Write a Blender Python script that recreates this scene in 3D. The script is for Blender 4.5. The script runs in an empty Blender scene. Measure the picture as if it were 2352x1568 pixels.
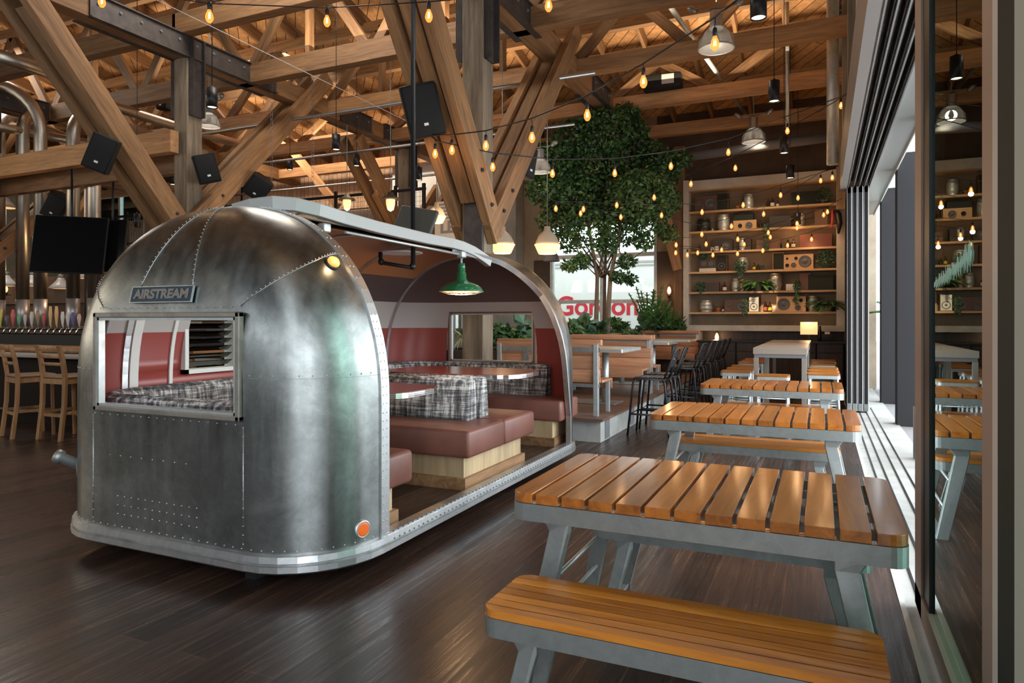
import bpy, math, random
from mathutils import Vector, Matrix, Euler
random.seed(7)
S = bpy.context.scene
COL = S.collection
PI = math.pi
# ------------------------------------------------------------------ camera
YAW = math.radians(24.39)
SA, CA = math.sin(YAW), math.cos(YAW)
EYE = 1.5; FOC = 1568.0; HZ = 735.0
cam_d = bpy.data.cameras.new('camera'); cam = bpy.data.objects.new('camera', cam_d); COL.objects.link(cam)
cam_d.sensor_width = 36.0; cam_d.lens = 36.0*FOC/2352.0
cam_d.shift_y = -(784.0-HZ)/2352.0
cam_d.clip_start = 0.05; cam_d.clip_end = 300
cam.location = (0, 0, EYE); cam.rotation_euler = (PI/2, 0, YAW)
S.camera = cam
# ------------------------------------------------------------------ view + world
S.view_settings.view_transform = 'Standard'; S.view_settings.look = 'None'
S.view_settings.gamma = 1.0; S.view_settings.use_curve_mapping = False
S.view_settings.exposure = 0.3
W = bpy.data.worlds.new('sky'); S.world = W; W.use_nodes = True
bgn = W.node_tree.nodes['Background']; bgn.inputs[0].default_value = (0.86, 0.93, 1.0, 1); bgn.inputs[1].default_value = 3.8

def area(name, loc, rot, sx, sy, power, color):
    l = bpy.data.lights.new(name, 'AREA'); l.shape = 'RECTANGLE'; l.size = sx; l.size_y = sy
    l.energy = power; l.color = color
    o = bpy.data.objects.new(name, l); COL.objects.link(o); o.location = loc; o.rotation_euler = rot
    return o
# daylight through the open folding wall and roof lights, plus added fill areas
area('daylight_open_wall', (3.4, 7.5, 2.2), (math.radians(90), 0, math.radians(90)), 15, 4.2, 690, (0.86, 0.95, 1.0))
area('front_fill', (-3.5, -4.5, 3.0), (math.radians(82), 0, 0), 11, 4.5, 70, (0.90, 0.96, 1.0))  # added fill from behind the camera, larger than the wall opening there
area('warm_fill_left', (-16, 0.5, 3.5), (math.radians(80), 0, math.radians(-55)), 8, 4, 170, (1.0, 0.86, 0.68))  # added warm fill for the bar side, no window stands there
for i, (x, y) in enumerate([(-7, 7.5), (-12, 12.5), (-17, 8.5)]):
    area('roof_light', (x, y, 7.6), (0, 0, 0), 3.0, 1.2, 160, (1.0, 0.93, 0.84))

for i, (x, y) in enumerate([(-1.8, 10.4), (-6.8, 9.0), (-6.8, 12.6), (-12.5, 10.0), (-12.5, 13.6), (-18.5, 10.5), (-2.0, 13.2)]):
    area('deck_fill', (x, y, 6.25), (math.radians(180), 0, 0), 3.6, 1.0, 48 if i else 30, (1.0, 0.80, 0.56))  # upward fills added to brighten the roof deck, without fixtures
area('cladding_fill', (-12.6, 14.4, 6.6), (math.radians(35), 0, 0), 6, .3, 150, (1.0, 0.84, 0.66))  # fill added to brighten the cladding behind the mezzanine
def point(loc, power, color=(1.0, 0.62, 0.32), r=0.06, name='lamp_light'):
    l = bpy.data.lights.new(name, 'POINT'); l.energy = power; l.color = color; l.shadow_soft_size = r
    o = bpy.data.objects.new(name, l); COL.objects.link(o); o.location = loc; return o
def spot(loc, target, power, color=(1.0, 0.72, 0.42), ang=60, blend=0.5, r=0.04, name='spot_light'):
    l = bpy.data.lights.new(name, 'SPOT'); l.energy = power; l.color = color; l.spot_size = math.radians(ang)
    l.spot_blend = blend; l.shadow_soft_size = r
    o = bpy.data.objects.new(name, l); COL.objects.link(o); o.location = loc
    o.rotation_euler = (Vector(target)-Vector(loc)).to_track_quat('-Z', 'Y').to_euler(); return o

# ------------------------------------------------------------------ photo pixel -> place
def PD(px, py, d):
    t = (px-1176)/FOC; r = t*d
    return Vector((r*CA-d*SA, r*SA+d*CA, EYE+(HZ-py)/FOC*d))
def PZ(px, py, z): return PD(px, py, FOC*(EYE-z)/(py-HZ))
def PY(px, py, y):
    t = (px-1176)/FOC; return PD(px, py, y/(t*SA+CA))
def PX(px, py, x):
    t = (px-1176)/FOC; return PD(px, py, x/(t*CA-SA))

# ------------------------------------------------------------------ mesh builder
class MB:
    def __init__(s): s.v = []; s.f = []; s.sm = []; s.mi = []
    def add(s, vs, fs, smooth=False, mi=0):
        n = len(s.v); s.v.extend([tuple(v) for v in vs])
        for f in fs: s.f.append(tuple(i+n for i in f)); s.sm.append(smooth); s.mi.append(mi)
        return s
    def box(s, c, d, rz=0, mi=0, M=None):
        hx, hy, hz = d[0]/2, d[1]/2, d[2]/2
        vs = [Vector((x, y, z)) for z in (-hz, hz) for y in (-hy, hy) for x in (-hx, hx)]
        if M is not None: vs = [M @ v for v in vs]
        elif rz: R = Matrix.Rotation(rz, 3, 'Z'); vs = [R @ v for v in vs]
        c = Vector(c); vs = [v+c for v in vs]
        return s.add(vs, [(0, 2, 3, 1), (4, 5, 7, 6), (0, 1, 5, 4), (2, 6, 7, 3), (0, 4, 6, 2), (1, 3, 7, 5)], mi=mi)
    def bb(s, x0, x1, y0, y1, z0, z1, mi=0):
        return s.box(((x0+x1)/2, (y0+y1)/2, (z0+z1)/2), (abs(x1-x0), abs(y1-y0), abs(z1-z0)), mi=mi)
    def rbox(s, x0, x1, y0, y1, z0, z1, b=.01, mi=0, smooth=True):
        # box with chamfered (two step) edges
        cx, cy, cz = (x0+x1)/2, (y0+y1)/2, (z0+z1)/2
        lv = []
        for (dz, ins) in ((z0, b), (z0+b*.3, b*.3), (z0+b, 0), (z1-b, 0), (z1-b*.3, b*.3), (z1, b)):
            lv.append((dz, ins))
        rings = []
        for z, ins in lv:
            r = []
            for (sx, sy, a0) in ((1, 1, 0), (-1, 1, 90), (-1, -1, 180), (1, -1, 270)):
                for k in (0, 30, 60, 90):
                    a = math.radians(a0+k)
                    hx = (x1-x0)/2-ins; hy = (y1-y0)/2-ins; q = max(b-ins*.5, b*.4)
                    r.append((cx+sx*(hx-q)+q*math.cos(a), cy+sy*(hy-q)+q*math.sin(a), z))
            rings.append(r)
        return s.loft(rings, closed=True, caps=True, smooth=smooth, mi=mi)
    def loft(s, rings, closed=True, caps=True, smooth=True, mi=0):
        n = len(rings[0]); vs = [p for r in rings for p in r]; fs = []
        for i in range(len(rings)-1):
            for j in range(n if closed else n-1):
                a = i*n+j; b = i*n+(j+1) % n; fs.append((a, b, b+n, a+n))
        base = len(s.v)
        s.add(vs, fs, smooth, mi)
        if caps and closed:
            s.f.append(tuple(base+j for j in reversed(range(n)))); s.sm.append(False); s.mi.append(mi)
            k = base+(len(rings)-1)*n
            s.f.append(tuple(k+j for j in range(n))); s.sm.append(False); s.mi.append(mi)
        return s
    def bar(s, p0, p1, w, h, mi=0, up=(0, 0, 1)):
        p0 = Vector(p0); p1 = Vector(p1); x = (p1-p0); L = x.length; x.normalize()
        u = Vector(up); y = u.cross(x)
        if y.length < 1e-4: y = Vector((0, 1, 0)).cross(x)
        y.normalize(); z = x.cross(y)
        M = Matrix((x, y, z)).transposed()
        return s.box((p0+p1)/2, (L, w, h), M=M, mi=mi)
    def tube(s, pts, r, seg=10, mi=0, caps=True, closed=False):
        pts = [Vector(p) for p in pts]; rs = r if isinstance(r, (list, tuple)) else [r]*len(pts)
        rings = []; t0 = (pts[1]-pts[0]).normalized()
        u = t0.cross(Vector((0, 0, 1)))
        if u.length < 1e-3: u = t0.cross(Vector((0, 1, 0)))
        u.normalize()
        for i, p in enumerate(pts):
            if closed: t = (pts[(i+1) % len(pts)]-pts[i-1]).normalized()
            elif i == 0: t = (pts[1]-pts[0]).normalized()
            elif i == len(pts)-1: t = (pts[-1]-pts[-2]).normalized()
            else: t = ((pts[i+1]-p).normalized()+(p-pts[i-1]).normalized()).normalized()
            u = (u-t*u.dot(t)); u.normalize(); w = t.cross(u)
            rings.append([p+(u*math.cos(2*PI*k/seg)+w*math.sin(2*PI*k/seg))*rs[i] for k in range(seg)])
        if closed: rings.append(rings[0]); caps = False
        return s.loft(rings, True, caps, True, mi)
    def lathe(s, prof, c=(0, 0, 0), seg=20, mi=0, M=None, smooth=True, caps=True):
        c = Vector(c); rings = []
        for r, z in prof:
            ring = []
            for k in range(seg):
                v = Vector((r*math.cos(2*PI*k/seg), r*math.sin(2*PI*k/seg), z))
                if M is not None: v = M @ v
                ring.append(v+c)
            rings.append(ring)
        return s.loft(rings, True, caps, smooth, mi)
    def sph(s, c, r, seg=8, mi=0, sz=1):
        pr = [(max(1e-4, r*math.sin(PI*k/6)), -r*sz*math.cos(PI*k/6)) for k in range(7)]
        return s.lathe(pr, c, seg, mi)
    def prism(s, poly, axis, a, b, mi=0):
        def mk(u, v, w):
            return {'x': (w, u, v), 'y': (u, w, v), 'z': (u, v, w)}[axis]
        n = len(poly); vs = [mk(u, v, a) for u, v in poly]+[mk(u, v, b) for u, v in poly]
        fs = [tuple(reversed(range(n))), tuple(range(n, 2*n))]+[(i, (i+1) % n, (i+1) % n+n, i+n) for i in range(n)]
        return s.add(vs, fs, mi=mi)
    def mesh(s, name):
        me = bpy.data.meshes.new(name); me.from_pydata(s.v, [], s.f)
        me.polygons.foreach_set('use_smooth', s.sm); me.polygons.foreach_set('material_index', s.mi)
        me.update(); return me

def wm(o):
    m = Matrix.Identity(4)
    while o is not None: m = o.matrix_basis @ m; o = o.parent
    return m
def tag(o, label=None, cat=None, group=None, kind=None):
    if label: o['label'] = label
    if cat: o['category'] = cat
    if group: o['group'] = group
    if kind: o['kind'] = kind
    return o
def fixn(me):
    import bmesh
    b = bmesh.new(); b.from_mesh(me); bmesh.ops.recalc_face_normals(b, faces=b.faces); b.to_mesh(me); b.free()
def obj(name, mb, mat, parent=None, world=False, label=None, kind=None, bevel=0, fix=True):
    me = mb.mesh(name) if isinstance(mb, MB) else mb
    if fix: fixn(me)
    for m in (mat if isinstance(mat, (list, tuple)) else [mat]): me.materials.append(m)
    o = bpy.data.objects.new(name, me); COL.objects.link(o)
    if parent is not None:
        o.parent = parent
        if world: o.matrix_basis = wm(parent).inverted()
    if label: o['label'] = label
    if kind: o['kind'] = kind
    if bevel:
        m = o.modifiers.new('bevel', 'BEVEL'); m.width = bevel; m.segments = 2; m.limit_method = 'ANGLE'
    return o
def thing(name, label, cat, loc=(0, 0, 0), rz=0, group=None):
    o = bpy.data.objects.new(name, None); COL.objects.link(o); o.empty_display_size = .1
    o.location = loc; o.rotation_euler = (0, 0, rz); return tag(o, label, cat, group)
def copy_tree(o, parent=None, root=True):
    c = o.copy(); COL.objects.link(c)
    if parent is not None: c.parent = parent; c.matrix_parent_inverse = o.matrix_parent_inverse.copy()
    for ch in KIDS(o): copy_tree(ch, c, False)
    return c
def KIDS(o): return list(o.children)
def dup(o, label, loc, rz=0, group=None):
    c = copy_tree(o); c.location = loc; c.rotation_euler = (0, 0, rz); c['label'] = label
    if group: c['group'] = group
    return c
def beam(name, p0, p1, w, h, mat, parent=None, up=(0, 0, 1), bevel=.008, label=None, ext=0):
    # timber with its grain along local X
    p0 = Vector(p0); p1 = Vector(p1); x = p1-p0; L = x.length; x.normalize(); p0 = p0-x*ext; L += 2*ext
    y = Vector(up).cross(x)
    if y.length < 1e-3: y = Vector((0, 1, 0)).cross(x)
    y.normalize(); z = x.cross(y)
    M = Matrix((x, y, z)).transposed().to_4x4(); M.translation = p0
    mb = MB(); mb.bb(0, L, -w/2, w/2, -h/2, h/2)
    o = obj(name, mb, mat, bevel=bevel)
    if parent is not None: o.parent = parent; o.matrix_basis = wm(parent).inverted() @ M
    else: o.matrix_basis = M
    if label: o['label'] = label
    return o
def text_obj(name, body, size, M, mat, parent=None, ext=.002, label=None, bold=0, sx=1.0):
    cu = bpy.data.curves.new(name, 'FONT'); cu.body = body; cu.size = size; cu.extrude = ext
    cu.align_x = 'CENTER'; cu.align_y = 'CENTER'; cu.offset = bold
    t = bpy.data.objects.new(name, cu); COL.objects.link(t)
    me = bpy.data.meshes.new_from_object(t.evaluated_get(bpy.context.evaluated_depsgraph_get()))
    bpy.data.objects.remove(t)
    me.materials.clear(); me.materials.append(mat); me.transform(Matrix.Diagonal((sx, 1, 1, 1)))
    o = bpy.data.objects.new(name, me); COL.objects.link(o)
    if parent is not None: o.parent = parent; o.matrix_basis = wm(parent).inverted() @ M
    else: o.matrix_basis = M
    if label: o['label'] = label
    return o
def frameM(loc, normal, up=(0, 0, 1)):
    z = Vector(normal).normalized(); x = Vector(up).cross(z).normalized(); y = z.cross(x)
    M = Matrix((x, y, z)).transposed().to_4x4(); M.translation = Vector(loc); return M

# ------------------------------------------------------------------ materials
def mat(name):
    m = bpy.data.materials.new(name); m.use_nodes = True; nt = m.node_tree
    return m, nt, nt.nodes['Principled BSDF']
def plain(name, col, rough=.5, metal=0, spec=None, emit=None, es=0, alpha=None, trans=None, coat=0):
    m, nt, b = mat(name); b.inputs['Base Color'].default_value = (*col, 1); b.inputs['Roughness'].default_value = rough
    b.inputs['Metallic'].default_value = metal
    if emit: b.inputs['Emission Color'].default_value = (*emit, 1); b.inputs['Emission Strength'].default_value = es
    if trans is not None: b.inputs['Transmission Weight'].default_value = trans
    if coat: b.inputs['Coat Weight'].default_value = coat; b.inputs['Coat Roughness'].default_value = .15
    return m
def N(nt, t, **k):
    n = nt.nodes.new(t)
    for a, v in k.items(): setattr(n, a, v)
    return n
def ramp(nt, stops, fac=None):
    r = N(nt, 'ShaderNodeValToRGB'); e = r.color_ramp.elements
    while len(e) > 1: e.remove(e[-1])
    e[0].position = stops[0][0]; e[0].color = (*stops[0][1], 1)
    for p, c in stops[1:]: q = e.new(p); q.color = (*c, 1)
    if fac is not None: nt.links.new(fac, r.inputs[0])
    return r
def coords(nt, scale=(1, 1, 1), rot=(0, 0, 0), gen='Object'):
    tc = N(nt, 'ShaderNodeTexCoord'); mp = N(nt, 'ShaderNodeMapping')
    mp.inputs['Scale'].default_value = scale; mp.inputs['Rotation'].default_value = rot
    nt.links.new(tc.outputs[gen], mp.inputs[0]); return mp.outputs[0]
def noise(nt, vec, scale, detail=4, rough=.6, dist=0):
    n = N(nt, 'ShaderNodeTexNoise'); n.inputs['Scale'].default_value = scale; n.inputs['Detail'].default_value = detail
    n.inputs['Roughness'].default_value = rough; n.inputs['Distortion'].default_value = dist
    if vec is not None: nt.links.new(vec, n.inputs['Vector'])
    return n
def bump(nt, b, h, strength=.3, dist=.01):
    n = N(nt, 'ShaderNodeBump'); n.inputs['Strength'].default_value = strength; n.inputs['Distance'].default_value = dist
    nt.links.new(h, n.inputs['Height']); nt.links.new(n.outputs[0], b.inputs['Normal'])
def mix(nt, a, b, fac, mode='MIX'):
    n = N(nt, 'ShaderNodeMix', data_type='RGBA', blend_type=mode)
    for sock, v in ((n.inputs[0], fac), (n.inputs[6], a), (n.inputs[7], b)):
        if isinstance(v, (int, float)): sock.default_value = v
        elif isinstance(v, tuple): sock.default_value = (*v, 1)
        else: nt.links.new(v, sock)
    return n.outputs[2]
def wood(name, dark, light, axis='x', rough=.6, island=False, vary=.25, scale=1.0, coat=0, bumps=.25):
    m, nt, b = mat(name)
    s = {'x': (1.2, 14, 14), 'y': (14, 1.2, 14), 'z': (14, 14, 1.2)}[axis]
    v = coords(nt, tuple(q*scale for q in s))
    geo = N(nt, 'ShaderNodeNewGeometry'); oi = N(nt, 'ShaderNodeObjectInfo')
    rnd = geo.outputs['Random Per Island'] if island else oi.outputs['Random']
    off = N(nt, 'ShaderNodeVectorMath', operation='SCALE'); cmb = N(nt, 'ShaderNodeCombineXYZ')
    for i in range(3): nt.links.new(rnd, cmb.inputs[i])
    nt.links.new(cmb.outputs[0], off.inputs[0]); off.inputs['Scale'].default_value = 37
    ad = N(nt, 'ShaderNodeVectorMath', operation='ADD'); nt.links.new(v, ad.inputs[0]); nt.links.new(off.outputs[0], ad.inputs[1])
    n1 = noise(nt, ad.outputs[0], 1.0, 8, .62, 1.2); n2 = noise(nt, ad.outputs[0], .18, 3, .6, .4)
    r = ramp(nt, [(.30, dark), (.72, light)], n1.outputs[0])
    r2 = ramp(nt, [(.3, (.62, .60, .58)), (.7, (1.12, 1.1, 1.06))], n2.outputs[0])
    c = mix(nt, r.outputs[0], r2.outputs[0], 1.0, 'MULTIPLY')
    r3 = ramp(nt, [(0, (1-vary,)*3), (1, (1+vary,)*3)], rnd)
    c = mix(nt, c, r3.outputs[0], 1.0, 'MULTIPLY')
    nt.links.new(c, b.inputs['Base Color']); b.inputs['Roughness'].default_value = rough
    if coat: b.inputs['Coat Weight'].default_value = coat; b.inputs['Coat Roughness'].default_value = .12
    bump(nt, b, n1.outputs[0], bumps, .004)
    return m
def metal(name, dark, light, rough=.35, scale=6, metalness=1.0, stretch=(1, 1, 1), rv=.15):
    m, nt, b = mat(name); v = coords(nt, stretch); n1 = noise(nt, v, scale, 6, .65, .5)
    r = ramp(nt, [(.3, dark), (.7, light)], n1.outputs[0]); nt.links.new(r.outputs[0], b.inputs['Base Color'])
    b.inputs['Metallic'].default_value = metalness
    r2 = ramp(nt, [(.3, (rough+rv,)*3), (.7, (rough,)*3)], n1.outputs[0]); nt.links.new(r2.outputs[0], b.inputs['Roughness'])
    return m
M = {}
M['timber'] = wood('old_timber', (.155, .078, .033), (.37, .20, .088), rough=.7, vary=.24)
M['timber_new'] = wood('fir_timber', (.32, .15, .06), (.60, .34, .155), rough=.65, vary=.15)
M['timber_grey'] = wood('weathered_post', (.15, .115, .08), (.36, .29, .21), rough=.8, vary=.12)
M['steel_brown'] = metal('brown_painted_steel', (.045, .037, .034), (.085, .070, .064), rough=.5, metalness=.3)
M['teak'] = wood('teak_slats', (.30, .082, .010), (.66, .225, .030), axis='y', rough=.30, island=True, vary=.14, coat=.5, bumps=.05)
M['teakx'] = wood('teak_slats_long', (.38, .115, .012), (.78, .30, .036), axis='x', rough=.36, island=True, vary=.12, coat=.5, bumps=.05)
M['cedar'] = wood('booth_cedar', (.34, .15, .075), (.58, .30, .17), axis='x', rough=.5, vary=.06, island=True, bumps=.1)
M['oakply'] = wood('pale_oak_panel', (.50, .35, .19), (.72, .56, .35), axis='z', rough=.5, vary=.08, bumps=.08)
M['oakdark'] = wood('rough_oak_kick', (.20, .10, .045), (.46, .27, .13), axis='y', rough=.6, vary=.1)
M['barwood'] = wood('bar_chair_oak', (.19, .09, .035), (.42, .22, .09), axis='z', rough=.5, vary=.1)
M['shelfwood'] = wood('shelf_maple', (.45, .28, .14), (.62, .42, .24), axis='x', rough=.5, vary=.05)
M['galv'] = metal('galvanized_steel', (.28, .30, .288), (.41, .435, .42), rough=.36, scale=9, metalness=.8)
M['galv_light'] = metal('light_galvanized_steel', (.44, .475, .475), (.58, .615, .615), rough=.38, scale=9, metalness=.7)
M['chrome'] = plain('chrome', (.75, .76, .76), .12, 1)
M['pipe'] = metal('brushed_pipe', (.46, .40, .33), (.60, .54, .46), rough=.36, scale=2, rv=.06)
M['pipe_pale'] = plain('pale_pipe_sleeve', (.42, .41, .41), .4, .7)
M['conduit'] = plain('zinc_conduit', (.45, .47, .48), .35, .9)
M['black'] = plain('black_metal', (.018, .018, .02), .42, .4)
M['blackplastic'] = plain('black_plastic', (.014, .0145, .015), .55)
M['blackplastic'].node_tree.nodes['Principled BSDF'].inputs['Specular IOR Level'].default_value = .25
M['screen'] = plain('dark_screen', (.006, .006, .007), .12)
M['white'] = plain('white_paint', (.72, .72, .69), .5)
M['cream'] = plain('cream_enamel', (.42, .36, .28), .35)
M['charcoal'] = plain('charcoal_column', (.034, .032, .034), .9)
M['charcoal'].node_tree.nodes['Principled BSDF'].inputs['Specular IOR Level'].default_value = .12
M['red'] = plain('red_paint', (.6, .03, .05), .5)
M['dgrey'] = plain('grey_paint', (.16, .16, .17), .6)
M['soil'] = plain('soil', (.04, .028, .02), .95)
M['terra'] = plain('terracotta', (.45, .16, .08), .8)
M['amber_glass'] = plain('amber_lens', (.95, .22, .03), .25, coat=.6)
M['amber_lit'] = plain('lit_amber_lens', (.9, .35, .1), .25, emit=(1.0, .36, .08), es=.9)
M['bulb'] = plain('bulb_glass', (1, .6, .3), .2, emit=(1.0, .50, .20), es=4.5)
M['filament'] = plain('bulb_filament', (1, .8, .5), .2, emit=(1.0, .62, .27), es=30)
M['glow'] = plain('warm_lit_shade', (1, .7, .45), .6, emit=(1.0, .52, .22), es=1.25)
M['glow_soft'] = plain('soft_lit_shade', (.8, .6, .35), .6, emit=(1.0, .55, .25), es=.75)
M['disc'] = plain('downlight_lamp', (1, .9, .7), .5, emit=(1.0, .78, .48), es=6)
M['green_enamel'] = plain('green_enamel', (.012, .13, .05), .18, coat=.5)
for nm in ('bulb', 'filament', 'glow', 'glow_soft', 'disc', 'amber_lit'):
    try: M[nm].cycles.emission_sampling = 'NONE'
    except Exception: pass

# trailer skin
m, nt, b = mat('aluminium_skin'); v = coords(nt)
n1 = noise(nt, v, 2.6, 8, .68, .6); n2 = noise(nt, v, 14, 6, .7, 1.0); n3 = noise(nt, coords(nt, (6, 6, .5)), 2, 4, .6)
c = mix(nt, ramp(nt, [(.28, (.20, .21, .20)), (.52, (.31, .325, .315)), (.75, (.44, .46, .45))], n1.outputs[0]).outputs[0],
        ramp(nt, [(.36, (.72, .73, .73)), (.62, (1.04, 1.04, 1.04))], n2.outputs[0]).outputs[0], .55, 'MULTIPLY')
nt.links.new(c, b.inputs['Base Color']); b.inputs['Metallic'].default_value = 1
nt.links.new(ramp(nt, [(.3, (.42,)*3), (.7, (.27,)*3)], n3.outputs[0]).outputs[0], b.inputs['Roughness'])
bump(nt, b, n1.outputs[0], .03, .03); M['skin'] = m
M['skin_trim'] = metal('aluminium_trim', (.50, .51, .51), (.74, .75, .75), rough=.32, scale=9)
# painted interior: red below, silver band, dark band, warm veneer on top
m, nt, b = mat('trailer_lining'); tc = N(nt, 'ShaderNodeNewGeometry'); sp = N(nt, 'ShaderNodeSeparateXYZ')
nt.links.new(tc.outputs['Position'], sp.inputs[0])
mr = N(nt, 'ShaderNodeMapRange'); mr.inputs['From Max'].default_value = 3.0; nt.links.new(sp.outputs['Z'], mr.inputs['Value'])
r = ramp(nt, [(0, (.30, .055, .045)), (1.395/3, (.46, .44, .42)), (1.70/3, (.085, .065, .065)), (1.97/3, (.40, .17, .06))], mr.outputs[0])
r.color_ramp.interpolation = 'CONSTANT'; nt.links.new(r.outputs[0], b.inputs['Base Color']); b.inputs['Roughness'].default_value = .33
M['lining'] = m
m, nt, b = mat('trailer_end_lining'); tc = N(nt, 'ShaderNodeNewGeometry'); sp = N(nt, 'ShaderNodeSeparateXYZ')
nt.links.new(tc.outputs['Position'], sp.inputs[0])
mr = N(nt, 'ShaderNodeMapRange'); mr.inputs['From Max'].default_value = 3.0; nt.links.new(sp.outputs['Z'], mr.inputs['Value'])
r = ramp(nt, [(0, (.26, .05, .04)), (1.395/3, (.40, .37, .36)), (1.70/3, (.10, .068, .066))], mr.outputs[0])
r.color_ramp.interpolation = 'CONSTANT'; nt.links.new(r.outputs[0], b.inputs['Base Color']); b.inputs['Roughness'].default_value = .33
M['lining_end'] = m
m, nt, b = mat('brown_vinyl'); v = coords(nt); n1 = noise(nt, v, 180, 2, .5); n2 = noise(nt, v, 3, 3, .5)
nt.links.new(ramp(nt, [(.3, (.15, .055, .040)), (.7, (.24, .095, .068))], n2.outputs[0]).outputs[0], b.inputs['Base Color'])
b.inputs['Roughness'].default_value = .42; bump(nt, b, n1.outputs[0], .12, .001); M['vinyl'] = m
# brushed plaid fabric
m, nt, b = mat('plaid_fabric')
na = noise(nt, coords(nt, (26, 26, 2.2)), 1.0, 5, .75); nb = noise(nt, coords(nt, (2.0, 2.0, 40)), 1.0, 5, .75)
ad = N(nt, 'ShaderNodeMath', operation='ADD'); nt.links.new(na.outputs[0], ad.inputs[0]); nt.links.new(nb.outputs[0], ad.inputs[1])
hf = N(nt, 'ShaderNodeMath', operation='MULTIPLY'); nt.links.new(ad.outputs[0], hf.inputs[0]); hf.inputs[1].default_value = .5
nt.links.new(ramp(nt, [(.42, (.03, .03, .034)), (.50, (.16, .15, .15)), (.58, (.62, .60, .57))], hf.outputs[0]).outputs[0], b.inputs['Base Color'])
b.inputs['Roughness'].default_value = .9; M['plaid'] = m
M['laminate'] = plain('red_laminate', (.22, .035, .025), .22, coat=.4)
# floor boards
m, nt, b = mat('dark_oak_floor'); v = coords(nt, (1, 1, 1), (0, 0, PI/2))
br = N(nt, 'ShaderNodeTexBrick'); br.offset = .37; br.inputs['Scale'].default_value = 1.0
br.inputs['Brick Width'].default_value = 1.6; br.inputs['Row Height'].default_value = .19; br.inputs['Mortar Size'].default_value = .0042
br.inputs['Color1'].default_value = (.45, .46, .48, 1); br.inputs['Color2'].default_value = (1.75, 1.55, 1.40, 1); br.inputs['Mortar'].default_value = (2.9, 2.3, 1.8, 1)
nt.links.new(v, br.inputs['Vector'])
g1 = noise(nt, coords(nt, (34, 1.3, 1)), 1.0, 6, .62, .9); g2 = noise(nt, coords(nt), .45, 3, .5)
base = ramp(nt, [(.30, (.016, .0095, .007)), (.50, (.034, .020, .0155)), (.72, (.064, .039, .028))], g1.outputs[0]).outputs[0]
c = mix(nt, base, br.outputs['Color'], .8, 'MULTIPLY')
nt.links.new(c, b.inputs['Base Color'])
nt.links.new(ramp(nt, [(.35, (.40,)*3), (.65, (.24,)*3)], g1.outputs[0]).outputs[0], b.inputs['Roughness'])
bump(nt, b, g1.outputs[0], .10, .002); M['floor'] = m
# roof deck: diagonal boards
m, nt, b = mat('roof_deck_boards'); v = coords(nt, (1, 1, 1), (0, 0, math.radians(48)))
br = N(nt, 'ShaderNodeTexBrick'); br.inputs['Scale'].default_value = 1.0; br.inputs['Brick Width'].default_value = 3.7
br.inputs['Row Height'].default_value = .2; br.inputs['Mortar Size'].default_value = .008
br.inputs['Color1'].default_value = (.72, .70, .68, 1); br.inputs['Color2'].default_value = (1.2, 1.15, 1.1, 1); br.inputs['Mortar'].default_value = (.12, .08, .05, 1)
nt.links.new(v, br.inputs['Vector']); g1 = noise(nt, coords(nt, (9, 9, 9), (0, 0, math.radians(48))), 1.0, 5, .6, .6)
c = mix(nt, ramp(nt, [(.3, (.46, .23, .09)), (.7, (.70, .40, .18))], g1.outputs[0]).outputs[0], br.outputs['Color'], 1.0, 'MULTIPLY')
nt.links.new(c, b.inputs['Base Color']); b.inputs['Roughness'].default_value = .7; M['deck'] = m
def plaster(name, a, c2, scale=2.5, rough=.85):
    m, nt, b = mat(name); n1 = noise(nt, coords(nt), scale, 7, .65, .3)
    nt.links.new(ramp(nt, [(.3, a), (.7, c2)], n1.outputs[0]).outputs[0], b.inputs['Base Color']); b.inputs['Roughness'].default_value = rough
    bump(nt, b, n1.outputs[0], .08, .01); return m
M['concrete'] = plaster('concrete', (.30, .30, .28), (.46, .46, .43))
M['limewash'] = plaster('limewashed_surround', (.40, .38, .34), (.58, .55, .49))
M['niche'] = plaster('brown_niche', (.17, .125, .085), (.25, .19, .13))
M['brownwall'] = plaster('dark_brown_wall', (.07, .045, .032), (.12, .08, .055))
M['beigewall'] = plaster('beige_board_wall', (.38, .30, .21), (.52, .43, .32))
M['darkwood'] = wood('dark_cabinet', (.035, .022, .016), (.075, .05, .036), axis='z', rough=.5, vary=.05)
# vertical board cladding
m, nt, b = mat('board_cladding'); v = coords(nt, (1, 1, 1), (0, PI/2, 0)); br = N(nt, 'ShaderNodeTexBrick')
br.inputs['Scale'].default_value = 1; br.inputs['Brick Width'].default_value = 4; br.inputs['Row Height'].default_value = .16; br.inputs['Mortar Size'].default_value = .008
br.inputs['Color1'].default_value = (.50, .33, .21, 1); br.inputs['Color2'].default_value = (.66, .45, .29, 1); br.inputs['Mortar'].default_value = (.2, .12, .07, 1)
sw = N(nt, 'ShaderNodeCombineXYZ'); s2 = N(nt, 'ShaderNodeSeparateXYZ'); tcc = N(nt, 'ShaderNodeTexCoord')
nt.links.new(tcc.outputs['Object'], s2.inputs[0]); nt.links.new(s2.outputs['Z'], sw.inputs[0]); nt.links.new(s2.outputs['X'], sw.inputs[1])
nt.links.new(sw.outputs[0], br.inputs['Vector']); nt.links.new(br.outputs['Color'], b.inputs['Base Color']); b.inputs['Roughness'].default_value = .75
M['clad'] = m
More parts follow.
